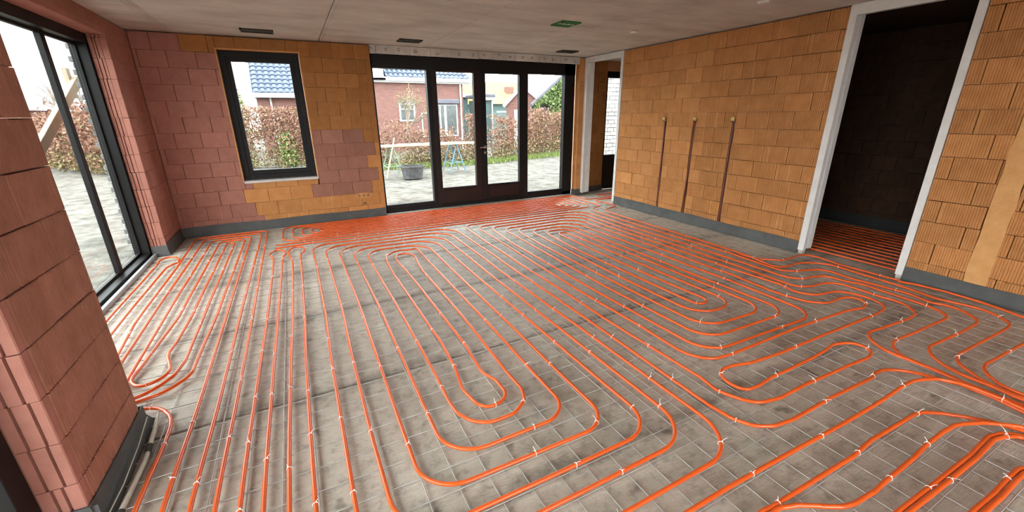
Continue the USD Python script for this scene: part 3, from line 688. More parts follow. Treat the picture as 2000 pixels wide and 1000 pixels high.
 'G2': [(0.1, -2.4), (0.1, 0.67, 0.25), (1.525, 0.68), (1.578, 0.674), (2.174, 0.662), (2.386, 0.678), (2.723, 0.67), (2.833, 0.667), (2.893, 0.649), (2.967, 0.597), (3.046, 0.518), (3.112, 0.439), (3.166, 0.342), (3.1, -0.1), (3.04, -2.4)],
 'G3': [(0.3, -2.4), (0.25, 0.3), (0.45, 0.56), (1.584, 0.66), (1.681, 0.624), (1.751, 0.582), (1.822, 0.541), (1.886, 0.522), (2.015, 0.515), (2.027, 0.513), (2.166, 0.519), (2.412, 0.523), (2.603, 0.534), (2.758, 0.531), (2.864, 0.522), (2.926, 0.502), (3.032, 0.455), (3.123, 0.386), (3.172, 0.343), (3.02, -0.1), (2.96, -2.4)],
 'G4': [(0.389, -2.4), (0.389, 0.251), (0.598, 0.431), (1.3, 0.431), (2.049, 0.418), (2.276, 0.412), (2.473, 0.408), (2.688, 0.404), (2.832, 0.409), (2.946, 0.412), (3.033, 0.389), (3.121, 0.327), (2.961, -0.101), (2.871, -2.4)],
 'G5': [(0.411, -2.4), (0.411, 0.249), (0.602, 0.409), (1.3, 0.409), (2.049, 0.396), (2.276, 0.39), (2.473, 0.386), (2.688, 0.382), (2.832, 0.387), (2.944, 0.39), (3.025, 0.369), (3.099, 0.331), (2.939, -0.099), (2.849, -2.4)],
 'G6': [(0.539, -2.4), (0.539, 0.101), (0.748, 0.281), (1.6, 0.291), (2.324, 0.274), (2.475, 0.267), (2.68, 0.268), (2.801, 0.264), (2.91, 0.174), (2.941, -0.1), (2.941, -2.4)],
 'G7': [(0.561, -2.4), (0.561, 0.099), (0.752, 0.259), (1.6, 0.269), (2.324, 0.252), (2.475, 0.245), (2.68, 0.246), (2.793, 0.244), (2.89, 0.166), (2.919, -0.1), (2.919, -2.4)],
 'R3': [(7.05, 4, 0.07), (7.05, 0.7, 0.07), (6.905, 0.7, 0.07), (6.905, 4, 0.07), (6.76, 4, 0.07), (6.76, 0.7, 0.07), (6.615, 0.7, 0.07), (6.615, 4, 0.07), (6.47, 4, 0.07), (6.47, 0.7, 0.07), (6.325, 0.7, 0.07), (6.325, 4, 0.07), (6.18, 4, 0.07), (6.18, 0.7, 0.07), (6.035, 0.7, 0.07), (6.035, 4, 0.07), (5.89, 4, 0.07), (5.89, 0.7, 0.07), (5.745, 0.7, 0.07), (5.745, 4, 0.07), (5.6, 4, 0.07), (5.6, 0.7, 0.07), (5.455, 0.7, 0.07), (5.455, 4, 0.07)],
}

PR = 0.0104


def tie_mesh(p, t, rng):
    """A nylon tie round the pipe and the wire under it: band, head and the cut tail."""
    t = t / np.linalg.norm(t)
    s = np.array([-t[1], t[0], 0])
    a = np.linspace(0, 2 * np.pi, 11)
    band = np.stack([p + s * math.cos(q) * (PR + 0.0016) + np.array([0, 0, 1]) * (math.sin(q) * (PR + 0.0034) - 0.0016) for q in a])
    m = tube(band, 0.0019, 4, caps=False)
    sd = rng.choice([-1, 1])
    up = np.array([0, 0, 1.0])
    h = p + s * sd * 0.005 + up * (PR + 0.0012)
    head = box(-0.003, 0.003, -0.0025, 0.0025, 0, 0.005)
    head.apply_translation(h)
    L = rng.uniform(0.008, 0.030)
    d = s * sd * rng.uniform(-0.3, 0.9) + up * rng.uniform(0.4, 1.0) + t * rng.uniform(-0.8, 0.8)
    d /= np.linalg.norm(d)
    tail = tube([h + up * 0.003, h + up * 0.003 + d * L * 0.5, h + up * 0.003 + d * L + s * sd * L * 0.25], 0.0013, 4)
    return cat(m, head, tail)


LABELS = {
    'A': 'orange heating pipe along the foot of the left window, outermost of the left-hand loops',
    'A2': 'orange heating pipe in nested hairpins left of centre, one ending beside the pink pier',
    'A3': 'orange heating pipe in a single narrow hairpin just right of the left-hand loops',
    'N': 'short orange pipe curving out from behind the foot of the pink pier',
    'B': 'long orange heating pipe spiralling over the middle floor round a teardrop loop',
    'C': 'long orange heating pipe in a square spiral before the right wall, with two snaking loops',
    'D': 'orange heating pipe in tight rows along the French doors and on to the right',
    'D2': 'orange pipe whose rows begin beside the two narrow hairpins and run along the French doors',
    'E': 'orange pipe running the length of the right wall and kinking towards the small doorway',
    'F': 'bent orange pipe at the right edge of the picture, turning into the bundle',
    'F2': 'outermost orange pipe passing close in front of the large dark doorway',
    'G1': 'straight orange pipe crossing the lower right floor, uppermost of the three leading into the bundle',
    'G2': 'straight orange pipe crossing the lower right floor, middle one of the three',
    'G3': 'orange pipe with a bend in the bottom right corner, beside the thick twin pipes',
    'G4': 'upper pipe of the thick tied pair in the lower right corner',
    'G5': 'lower pipe of the thick tied pair in the lower right corner',
    'G6': 'upper pipe of the tied pair cut off by the bottom right corner',
    'G7': 'lower pipe of the tied pair cut off by the bottom right corner',
    'R3': 'heating pipe in rows on the floor of the large dark doorway room',
    'R2': 'heating pipe in rows on the floor beyond the small white doorway',
}
PIPES['R2'] = [(7.6, 6.9)]
for i in range(7):
    y = 6.95 - 0.14 * i
    PIPES['R2'] += [(7.6, y, 0.06), (5.45, y, 0.06)] if i % 2 else [(5.45, y, 0.06), (7.6, y, 0.06)]
trng = random.Random(5)
LIFT = {'G1': 0.019, 'G3': 0.019, 'E': 0.0, 'F2': 0.0}
for key, pts in PIPES.items():
    P = fillet(pts, 0.12, 0.22)
    q = np.stack([P[:, 0] * 1.1, P[:, 1] * 1.1, P[:, 0] * 0], 1)
    P = P + 0.016 * np.stack([meshkit.noise(q, 3) - 0.5, meshkit.noise(q, 4) - 0.5], 1)
    z = 0.0155 + PR + 0.005 * meshkit.noise(np.stack([P[:, 0] * 2.1, P[:, 1] * 2.1, P[:, 0] * 0 + 7], 1))
    if key in LIFT:                                          # where pipes of the bundle lie on one another
        z = z + LIFT[key] * np.clip((P[:, 0] - 2.6) / 0.3, 0, 1) * np.clip((1.2 - P[:, 1]) / 0.2, 0, 1)
    P3 = np.column_stack([P, z])
    t = thing('heating_pipe', label=LABELS[key], cat='pipe', group='underfloor heating pipes')
    obj('pipe', tube(P3, PR, 10), 'pipe', t, smooth=True)
    s = np.concatenate([[0], np.cumsum(np.linalg.norm(np.diff(P3, axis=0), axis=1))])
    d, n = trng.uniform(0.1, 0.4), 0
    while d < s[-1] and n < 290:
        i = min(np.searchsorted(s, d), len(s) - 1)
        i = max(1, i)
        f = (d - s[i - 1]) / max(1e-6, s[i] - s[i - 1])
        p = P3[i - 1] * (1 - f) + P3[i] * f
        far = math.hypot(p[0], p[1])
        if key not in ('R2', 'R3') and 0.2 < p[1] and far < 6.2:
            obj('cable_tie', tie_mesh(p, P3[i] - P3[i - 1], trng), 'tie', t)
            n += 1
        d += trng.uniform(0.40, 0.85) * (1 if far < 3.2 else 1.7)

# ------------------------------------------------------------- small things on walls, ceiling and floor
for i, (y0, y1, lab) in enumerate(((4.950, 4.978, 'dark red conduit with a brass end in the right wall, leftmost of the three'), (4.452, 4.395, 'dark red conduit with a brass end in the right wall, middle one of the three'),
                                   (3.796, 3.790, 'dark red conduit with a brass end in the right wall, nearest the large dark doorway'))):
    c = thing('wall_conduit', label=lab, cat='conduit', group='upright conduits in the right wall')
    zs = np.linspace(0.13, 1.50, 12)
    pts = [(XR + 0.002 + 0.003 * math.sin(z * 4 + i), y0 + (y1 - y0) * (z - 0.13) / 1.4 + 0.004 * math.sin(3 * z + i * 2), z) for z in zs]
    obj('tube', tube(pts, 0.0105, 10), 'conduit', c, smooth=True)
    obj('end_fitting', tube([(XR + 0.02, y1, 1.50), (XR - 0.004, y1, 1.53), (XR - 0.03, y1, 1.538)], [0.016, 0.022, 0.024], 14), 'brass', c, smooth=True)
    ball = trimesh.creation.icosphere(3, 0.03)
    ball.apply_scale([0.6, 1, 1])
    ball.apply_translation((XR - 0.028, y1, 1.538))
    obj('end_cap', ball, 'brass', c, smooth=True)
    obj('clip', tube([(XR - 0.008, y1 + 0.028 * math.cos(a), 1.515 + 0.03 * math.sin(a)) for a in np.linspace(0.2, 2 * math.pi - 0.2, 18)], 0.005, 6), 'conduit', c)


def ceiling_box(x0, x1, y0, y1, label, green=False):
    c = thing('ceiling_box', label=label, cat='ceiling box', group=None if green else 'dark boxes cast into the ceiling')
    z = ZC - 0.001
    r = 0.014
    obj('rim', cat(box(x0, x0 + r, y0, y1, z - 0.016, z), box(x1 - r, x1, y0, y1, z - 0.016, z), box(x0, x1, y0, y0 + r, z - 0.016, z), box(x0, x1, y1 - r, y1, z - 0.016, z)), 'green_plastic' if green else 'dark_void', c)
    obj('bottom', box(x0 + r, x1 - r, y0 + r, y1 - r, z - 0.006, z), 'dark_void' if not green else 'green_plastic', c)
    n = 4
    for k in range(1, n):
        x = x0 + (x1 - x0) * k / n
        obj('rib', box(x - 0.005, x + 0.005, y0 + r, y1 - r, z - 0.012, z - 0.004), 'green_plastic' if green else 'dark_void', c)
    if green:
        for k in range(1, 4):
            y = y0 + (y1 - y0) * k / 4
            obj('rib', box(x0 + r, x1 - r, y - 0.004, y + 0.004, z - 0.013, z - 0.005), 'white_plastic' if k == 2 else 'green_plastic', c)


ceiling_box(-0.365, -0.005, 6.47, 6.70, 'dark box cast into the ceiling above the back window')
ceiling_box(1.55, 1.875, 6.43, 6.65, 'dark box cast into the ceiling near the left end of the French doors')
ceiling_box(4.27, 4.60, 6.45, 6.66, 'dark box cast into the ceiling near the small doorway')
ceiling_box(2.98, 3.235, 4.51, 4.775, 'green plastic box cast into the middle of the ceiling', True)
for (x, y), lab in zip(((4.24, 4.72), (4.29, 2.985)), ('small white round rosette in the ceiling right of the green box', 'white round rosette in the ceiling cut by the top edge of the picture')):
    c = thing('ceiling_rosette', (x, y, ZC - 0.002), label=lab, cat='rosette', group='white round ceiling rosettes')
    obj('rim', lathe([(0.030, -0.014), (0.050, -0.012), (0.053, 0.0), (0.030, 0.0), (0.030, -0.014)]), 'white_plastic', c, smooth=30)
    obj('centre', lathe([(0.0, -0.006), (0.031, -0.006), (0.031, -0.001), (0.0, -0.001)]), 'white_plastic', c, smooth=30)

sk = thing('wall_box', (0.90, YB - 0.006, 0.385), label='row of three socket boxes plastered into the back wall beside the French doors', cat='socket box')
for k in (-1, 0, 1):
    a = np.linspace(0, 2 * math.pi, 21)
    obj('box_ring', tube([(k * 0.072 + 0.027 * math.cos(q), 0, 0.027 * math.sin(q)) for q in a], 0.006, 6), 'plaster_orange', sk)
    obj('box_back', box(k * 0.072 - 0.024, k * 0.072 + 0.024, 0.0, 0.004, -0.024, 0.024, 0.001), 'block_joint', sk)
blob = trimesh.creation.icosphere(2, 1.0)
blob.apply_scale([0.13, 0.005, 0.045])
blob.apply_translation((0.0, 0.008, 0.0))
obj('plaster_patch', blob, 'plaster_orange', sk)
obj('pipe_end', tube([(-0.015, 0.0, -0.11), (-0.012, -0.006, -0.135), (0.012, -0.006, -0.135), (0.015, 0.0, -0.11)], 0.006, 6), 'dark_void', sk)

ls = thing('edge_lath', label='pale foam lath lying on the floor along the pink pier', cat='lath')
zt = np.linspace(0, 1, 24)
pp = np.stack([-0.90 + 0.0 * zt, 2.66 - 1.35 * zt, 0.020 + 0.004 * np.sin(9 * zt)], 1)
pp[:, 0] = np.interp(zt, [0, 0.12, 0.3, 0.55, 1], [-0.925, -0.905, -0.89, -0.905, -0.94])
obj('lath', tube(pp, np.interp(zt, [0, 0.06, 1], [0.004, 0.011, 0.012]), 8), 'foam_strip', ls, smooth=True)
for i in (5, 12, 17):
    obj('tape', tube([pp[i], pp[i + 1]], 0.0145, 8), 'dark_void', ls)
obj('cord', tube([(-0.955, 2.60, 0.05), (-0.935, 2.35, 0.045), (-0.930, 2.1, 0.035), (-0.94, 1.9, 0.03), (-0.96, 1.4, 0.03)], 0.003, 6), 'foam_strip', ls)

# ------------------------------------------------------------- outside: ground
GZ = -0.10
gx, gy = np.meshgrid(np.linspace(-45, 60, 140), np.linspace(-30, 75, 140), indexing='ij')
gq = np.stack([gx * 0.55, gy * 0.55, gx * 0], -1)
amp = np.clip((np.maximum(np.abs(gx - 2.5) - 6.5, np.abs(gy - 2.0) - 6.2)) / 3.0, 0, 1)
gz = GZ - 0.02 + 0.09 * amp * (meshkit.fbm(gq, 4) - 0.5)
inside = (gx > -1.5) & (gx < 8.5) & (gy > -3) & (gy < 7.0)
gz = np.where(inside, -0.5, gz)
n = 140
ii, jj = np.meshgrid(np.arange(n - 1), np.arange(n - 1), indexing='ij')
a = (ii * n + jj).ravel()
gf = np.vstack([np.stack([a, a + n, a + n + 1], 1), np.stack([a, a + n + 1, a + 1], 1)])
obj('ground', trimesh.Trimesh(np.stack([gx, gy, gz], -1).reshape(-1, 3), gf, process=False), 'sand', smooth=True, kind='structure')

# outer brick leaf beyond the left window
wo = struct('wall_outer')
obj('wall_core', box(-2.03, -1.94, 6.80, 7.56, -0.1, 2.55), 'core_grey', wo)
z, k = -0.10, 0
while z < 2.5:
    L = 0.128 if k % 2 else 0.105
    obj('brick', box(-1.93 - L - RND.uniform(0, 0.012), -1.93, 6.70 + RND.uniform(-0.004, 0.004), 6.81, z + 0.005, z + 0.060, 0.004), 'veneer_grey', wo)
    z += 0.066
    k += 1


# ------------------------------------------------------------- outside: plants
def leaves(pos, size, rng):
    """Bent diamond leaves at the points: four triangles' worth of cards each, in random poses."""
    n = len(pos)
    d = rng.normal(size=(n, 3))
    d /= np.linalg.norm(d, axis=1, keepdims=True)
    e = np.cross(d, rng.normal(size=(n, 3)))
    e /= np.linalg.norm(e, axis=1, keepdims=True)
    nn = np.cross(d, e)
    s = (size * rng.uniform(0.6, 1.3, n))[:, None]
    v = np.stack([pos - d * s, pos + e * s * 0.55 + nn * s * 0.15, pos + d * s, pos - e * s * 0.55 + nn * s * 0.15], 1).reshape(-1, 3)
    b = np.arange(n)[:, None] * 4
    f = np.vstack([b + [0, 1, 2], b + [0, 2, 3]])
    return trimesh.Trimesh(v, f, process=False)


def hedge(name, line, h, width, dens, label, seed, top_sparse=0.5, cats='hedge', low='leaf_olive', hi='leaf_brown', size=0.05):
    rng = np.random.default_rng(seed)
    P = fillet([(x, y) for x, y in line], 0.6, 0.3)
    s = np.concatenate([[0], np.cumsum(np.linalg.norm(np.diff(P, axis=0), axis=1))])
    n = int(dens * s[-1])
    u = rng.uniform(0, s[-1], n)
    x, y = np.interp(u, s, P[:, 0]), np.interp(u, s, P[:, 1])
    hv = h * (0.75 + 0.5 * meshkit.noise(np.stack([u * 0.9, u * 0, u * 0 + seed], 1)))
    z = rng.random(n) ** (1.0 + top_sparse) * hv
    clump = meshkit.noise(np.stack([u * 1.6, z * 1.6, u * 0 + seed + 0.5], 1))
    keep = clump > 0.30 + 0.25 * (z / hv) * top_sparse
    pos = np.stack([x, y, GZ + 0.05 + z], 1) + rng.normal(size=(n, 3)) * [width / 3, width / 3, 0.02]
    pos, z = pos[keep], z[keep]
    t = thing(name, label=label, cat=cats)
    lo = rng.random(len(z)) > np.clip(z / 0.9, 0, 0.92)
    obj('leaves', leaves(pos[~lo], size, rng), hi, t, kind='stuff')
    obj('leaves', leaves(pos[lo], size, rng), low, t, kind='stuff')
    tw = []
    for _ in range(int(7 * s[-1])):
        q = rng.uniform(0, s[-1])
        bx, by = np.interp(q, s, P[:, 0]) + rng.normal() * 0.08, np.interp(q, s, P[:, 1]) + rng.normal() * 0.08
        hh = h * rng.uniform(0.5, 1.1)
        tw.append(tube([(bx, by, GZ - 0.03), (bx + rng.normal() * 0.05, by + rng.normal() * 0.05, GZ + hh * 0.5), (bx + rng.normal() * 0.16, by + rng.normal() * 0.16, GZ + hh)], [0.012, 0.008, 0.003], 4))
    obj('stems', cat(tw), 'bark', t, kind='stuff')
    return t


def blob_plant(name, centre, radii, n, label, seed, mats=('leaf_green', 'leaf_dark'), size=0.07, cats='shrub', trunk=True, shape=None):
    rng = np.random.default_rng(seed)
    c = np.array(centre, float)
    d = rng.normal(size=(n, 3))
    d /= np.linalg.norm(d, axis=1, keepdims=True)
    rr = rng.random((n, 1)) ** 0.45
    p = d * rr
    lump = meshkit.noise(p * 2.4 + seed)
    p = p * (0.7 + 0.5 * lump[:, None])
    if shape == 'cone':
        p[:, :2] *= np.clip(1.0 - 0.5 * (p[:, 2:3] + 1), 0.05, 1) * 1.3
    pos = c + p * np.array(radii)
    t = thing(name, label=label, cat=cats)
    half = rng.random(n) < 0.55
    obj('leaves', leaves(pos[half], size, rng), mats[0], t, kind='stuff')
    obj('leaves', leaves(pos[~half], size, rng), mats[1], t, kind='stuff')
    if trunk:
        obj('trunk', tube([(c[0], c[1], GZ - 0.05), (c[0] + 0.05, c[1], c[2] * 0.5), (c[0], c[1], c[2] + radii[2] * 0.5)], [0.07, 0.05, 0.015], 6), 'bark', t)
    return t


def bare_tree(x, y, h, label, seed, buds=None, spread=0.75):
    rng = np.random.default_rng(seed)
    t = thing('bare_tree', label=label, cat='tree')
    br, tips = [], []

    def grow(p, d, L, r, k):
        m = p + d * L * 0.5 + rng.normal(size=3) * L * 0.05
        q = p + d * L
        br.append(tube([p, m, q], [r, r * 0.85, r * 0.65], 5 if k < 2 else 3))
        tips.append(q)
        if k >= 4:
            return
        for _ in range(3 if k < 3 else 2):
            nd = d + rng.normal(size=3) * spread * 0.6
            nd[2] = abs(nd[2]) * 0.8 + 0.25
            grow(q - d * L * rng.uniform(0, 0.4), nd / np.linalg.norm(nd), L * rng.uniform(0.55, 0.78), r * 0.6, k + 1)
    grow(np.array([x, y, GZ - 0.05]), np.array([0.03, 0.0, 1.0]), h * 0.36, 0.022 * h, 0)
    obj('trunk', br[0], 'bark', t)
    obj('branches', cat(br[1:]), 'bark', t, kind='stuff')
    if buds:
        tp = np.array(tips)
        pos = np.repeat(tp, buds[1], 0) + rng.normal(size=(len(tp) * buds[1], 3)) * 0.10
        obj('leaves', leaves(pos, 0.03, rng), buds[0], t, kind='stuff')
    return t


hedge('beech_hedge', [(-2.2, 17.9), (0.2, 17.0), (2.2, 15.9)], 2.0, 0.6, 3200, 'brown beech hedge filling the back window', 1, 0.15)
hedge('beech_hedge', [(2.2, 15.9), (3.2, 15.2), (5.9, 15.2)], 1.5, 0.5, 1700, 'low ragged brown hedge behind the work table outside', 2, 0.9)
hedge('beech_hedge', [(6.0, 15.3), (6.35, 15.45)], 1.85, 0.35, 2600, 'tall narrow brown hedge bush at the right of the work table', 3, 0.1)
hedge('beech_hedge', [(7.0, 15.4), (8.3, 15.9)], 1.5, 0.5, 1800, 'brown hedge bush in front of the small brick gable', 4, 0.3)
hedge('beech_hedge', [(8.7, 16.0), (12.2, 17.4)], 1.6, 0.6, 2300, 'brown and green hedge seen through the rightmost pane of the French doors', 5, 0.1)
hedge('beech_hedge', [(-16, 27.5), (-8.6, 23.0), (-5.7, 18.7), (-2.4, 18.0)], 1.9, 0.8, 1500, 'brown hedge across the sand seen through the left window', 6, 0.2, size=0.07)

rg = np.random.default_rng(11)
gp = []
for (x0, y0), (x1, y1), m in (((2.2, 15.0), (6.0, 14.6), 2200), ((6.0, 14.8), (12.5, 16.5), 6500)):
    u = rg.random(m)[:, None]
    q = np.array([x0, y0]) * (1 - u) + np.array([x1, y1]) * u + rg.normal(size=(m, 2)) * [0.2, 0.28]
    gp.append(np.column_stack([q, np.full(m, GZ + 0.0)]))
gp = np.vstack(gp)
gd = rg.normal(size=(len(gp), 3)) * [0.05, 0.05, 0.02]
gs = np.column_stack([rg.normal(size=(len(gp), 2)) * 0.012, np.zeros(len(gp))])
hgt = rg.uniform(0.06, 0.16, len(gp))
gv = np.stack([gp - gs, gp + gs, gp + gd + np.column_stack([np.zeros((len(gp), 2)), hgt])], 1).reshape(-1, 3)
obj('grass_strip', trimesh.Trimesh(gv, np.arange(len(gv)).reshape(-1, 3), process=False), 'grass', label='strip of short green grass along the foot of the hedges', cat='grass', kind='stuff')

bare_tree(4.05, 17.2, 3.6, 'slender young tree with pale leaves in front of the red brick house', 21, ('leaf_olive', 9), 0.55)
bare_tree(-12.5, 27.0, 5.2, 'bare tree behind the hedge seen through the left window', 22)
bare_tree(-9.0, 29.0, 4.6, 'smaller bare tree at the right of the left window', 25)
blob_plant('conifer', (-1.95, 19.8, 2.1), (0.75, 0.6, 2.1), 5000, 'yellow green conifer at the left of the back window', 23, ('leaf_green', 'leaf_olive'), 0.06, 'conifer', shape='cone')
blob_plant('green_bush', (-0.15, 17.0, 0.5), (0.35, 0.3, 0.75), 900, 'small green tuft in the hedge, at the foot of the back window', 24, ('leaf_green', 'leaf_green'), 0.05, trunk=False)


# ------------------------------------------------------------- outside: houses
def tile_roof(parent, x0f, x1f, y0, z0, length, pitch, mater, tw=0.24, th=0.29, direction=1, name='roof_tiles'):
    """Courses of wavy tiles climbing in +y; x0f, x1f give the ends of a course at the distance up the slope."""
    c, s = math.cos(pitch), math.sin(pitch)
    V, Fc = [], []
    k = 0
    t = 0.0
    while t < length:
        a, b = x0f(t), x1f(t)
        if b - a < 0.1:
            break
        m = int((b - a) / tw * 8) + 2
        xs_ = np.linspace(a, b, m)
        wv = 0.075 * np.abs(np.sin(xs_ / tw * math.pi)) ** 0.8
        base = len(V)
        for tt, lift in ((t - 0.03, 0.045), (t - 0.03, 0.0), (t + th, 0.005)):
            for x, w in zip(xs_, wv):
                hgt_ = lift + (w if lift else 0)
                if lift == 0.0:
                    hgt_ = -0.01
                V.append((x, y0 + direction * (tt * c - hgt_ * s), z0 + tt * s + hgt_ * c))
        for r in ((0, 1), (0, 2)):
            for i in range(m - 1):
                p, q = base + r[0] * m + i, base + r[1] * m + i
                Fc += [(p, p + 1, q + 1), (p, q + 1, q)]
        t += th
        k += 1
    return obj(name, trimesh.Trimesh(np.array(V), np.array(Fc), process=False), mater, parent, smooth=40, kind='stuff')


def prism(pts_yz, x0, x1):
    m = trimesh.creation.extrude_polygon(Polygon(pts_yz), x1 - x0)
    m = trimesh.Trimesh(np.stack([x0 + m.vertices[:, 2], m.vertices[:, 0], m.vertices[:, 1]], 1), m.faces, process=False)
    m.fix_normals()
    return m


h1 = thing('brick_house', label='red brick house with a blue-grey tiled roof behind the French doors', cat='house')
HY = 22.0
obj('wall', box(3.55, 8.36, HY, HY + 7, GZ - 0.1, 3.2), 'brick_far', h1)
obj('roof', prism([(HY - 0.1, 3.3), (HY + 7.1, 3.3), (HY + 3.5, 6.3)], 5.2, 6.8), 'roof_dark', h1)
pit = math.atan2(3.0, 3.6)
hipx = lambda t: t * math.cos(pit) * 0.55
tile_roof(h1, lambda t: 4.42, lambda t: 8.74 - hipx(t), HY - 0.15, 3.36, 4.6, pit, 'roof_tile')
hp = trimesh.convex.convex_hull(np.array([(4.4, HY - 0.1, 3.28), (8.70, HY - 0.1, 3.28), (4.4, HY + 7, 3.28), (8.70, HY + 7, 3.28), (4.4, HY + 3.5, 6.2), (6.75, HY + 3.5, 6.2)]))
obj('roof', hp, 'roof_dark', h1)
gt = obj('gutter', box(3.62, 8.78, HY - 0.32, HY - 0.14, 3.20, 3.38, 0.02), 'white_paint', h1, label='white gutter board')
obj('soffit', box(3.55, 8.70, HY - 0.2, HY + 0.02, 3.14, 3.20), 'white_paint', h1)
obj('dormer', box(3.40, 4.36, HY - 0.05, HY + 1.6, 3.40, 5.2), 'white_paint', h1, label='plain white dormer box')
obj('dormer_ledge', box(3.36, 4.40, HY - 0.32, HY - 0.02, 3.20, 3.33, 0.01), 'white_paint', h1)
obj('dormer_ledge', box(3.38, 4.38, HY - 0.10, HY, 3.33, 3.42), 'roof_dark', h1)
obj('downpipe', tube([(8.20, HY - 0.08, 3.15), (8.20, HY - 0.08, -0.1)], 0.045, 10), 'white_paint', h1)
wf = obj('window', ring('y', HY - 0.05, HY + 0.02, 4.95, 5.75, 1.34, 2.20, 0.08), 'white_paint', h1)
obj('window_pane', box(5.03, 5.67, HY - 0.03, HY - 0.01, 1.42, 2.12), 'dark_glass', wf)
obj('window_bar', box(5.03, 5.67, HY - 0.045, HY - 0.02, 1.90, 1.95), 'white_paint', wf)
obj('lintel', box(4.9, 5.8, HY - 0.03, HY + 0.02, 2.20, 2.32), 'roof_dark', h1)
df = obj('garden_door', ring('y', HY - 0.06, HY + 0.02, 6.75, 8.0, 0.55, 2.16, 0.07), 'white_paint', h1)
obj('door_pane', box(6.82, 7.93, HY - 0.03, HY - 0.01, 0.62, 2.09), 'dark_glass', df)
for x in (7.05, 7.30, 7.36):
    obj('door_post', box(x - 0.035, x + 0.035, HY - 0.055, HY - 0.02, 0.60, 2.10), 'white_paint', df)
obj('awning', box(6.7, 8.05, HY - 0.28, HY, 2.18, 2.40, 0.03), 'roof_dark', h1, label='dark rolled awning')
obj('window', ring('y', HY - 0.05, HY + 0.02, 6.05, 6.45, 0.55, 1.75, 0.06), 'white_paint', h1)

h2 = thing('brick_house', label='low brick wing with a blue-grey tiled roof seen through the back window', cat='house')
HB = 22.6
obj('wall', box(-1.15, 3.3, HB, HB + 6, GZ - 0.1, 2.42), 'brick_far', h2)
obj('roof', prism([(HB - 0.25, 2.45), (HB + 6.2, 2.45), (HB + 3, 5.6)], -1.25, 3.3), 'roof_dark', h2)
tile_roof(h2, lambda t: -1.24, lambda t: 3.3, HB - 0.28, 2.62, 4.2, math.atan2(3.15, 3.2), 'roof_tile', tw=0.24, th=0.27)
obj('gutter', box(-1.36, 3.3, HB - 0.48, HB - 0.28, 2.42, 2.62, 0.02), 'white_paint', h2)
obj('verge', prism([(HB - 0.3, 2.45), (HB - 0.3, 2.66), (HB + 3, 5.85), (HB + 3, 5.6)], -1.34, -1.24), 'white_paint', h2)
obj('downpipe', tube([(-0.60, HB - 0.05, 2.45), (-0.60, HB - 0.05, 0)], 0.04, 8), 'white_paint', h2)

g1 = thing('brick_shed', (10.87, 20.0, 0.0), -27.0, label='small red brick gable with white verges right of the house', cat='shed')
ap, el, er = (0.0, 2.99), (-1.0, 2.02), (1.15, 2.08)
gm = trimesh.creation.extrude_polygon(Polygon([(-0.85, GZ - 0.1), (1.05, GZ - 0.1), (1.05, 2.15), (0, 2.95), (-0.85, 2.15)]), 4.0)
gm = trimesh.Trimesh(np.stack([gm.vertices[:, 0], gm.vertices[:, 2], gm.vertices[:, 1]], 1), gm.faces, process=False)
gm.fix_normals()
obj('wall', gm, 'brick_far', g1)
for e in (el, er):
    obj('verge', bar((e[0], -0.12, e[1]), (0.0, -0.12, ap[1] + 0.02), 0.10, 0.15), 'white_paint', g1)
    obj('roof_slope', trimesh.convex.convex_hull(np.array([(x, y, z + d) for (x, z) in (e, ap) for y in (-0.1, 4) for d in (0.0, 0.08)])), 'roof_dark', g1)
obj('door', box(-0.45, 0.1, -0.04, 0.02, 0.0, 1.85, 0.01), 'white_paint', g1, label='white door')
obj('gutter', box(-1.35, -0.85, -0.02, 0.06, 1.72, 1.80), 'white_paint', g1)

b1 = thing('barn', label='distant roof with ochre yellow tiles', cat='barn')
obj('wall', box(13.4, 18.0, 31.0, 38.0, GZ - 0.1, 2.45), 'teal_board', b1)
obj('roof', prism([(30.6, 2.4), (38.4, 2.4), (34.5, 4.25)], 12.6, 18.4), 'roof_yellow', b1)
obj('chimney', box(16.1, 16.7, 32.3, 32.8, 3.0, 3.75), 'brick_far', b1)
b2 = thing('garden_shed', label='dark teal shed with a flat white-edged roof left of the brick gable', cat='shed')
obj('wall', box(10.35, 11.05, 24.2, 26.2, GZ - 0.1, 2.45), 'teal_board', b2)
obj('roof', box(10.2, 11.2, 24.0, 26.4, 2.60, 2.78, 0.02), 'roof_dark', b2)
obj('roof_edge', box(10.2, 11.2, 23.97, 24.02, 2.45, 2.60, 0.01), 'white_paint', b2)
for x in (10.4, 11.0):
    obj('post', box(x - 0.04, x + 0.04, 24.05, 24.13, GZ, 2.45), 'white_paint', b2)
b3 = thing('blue_roof_house', label='distant house with a bright blue roof right of the brick gable', cat='house')
obj('wall', box(18.8, 24.5, 32.2, 38.0, GZ - 0.1, 2.8), 'brick_far', b3)
obj('roof', prism([(31.8, 2.6), (38.4, 2.6), (35.0, 4.15)], 18.5, 24.8), 'roof_blue', b3)
b4 = thing('teal_barn', label='dark teal barn between the brick house and the sliding mullion', cat='barn')
obj('wall', box(9.3, 10.5, 26.8, 31.0, GZ - 0.1, 2.75), 'teal_board', b4)
obj('roof', prism([(26.6, 2.7), (31.3, 2.7), (29, 3.4)], 9.1, 10.7), 'roof_dark', b4)

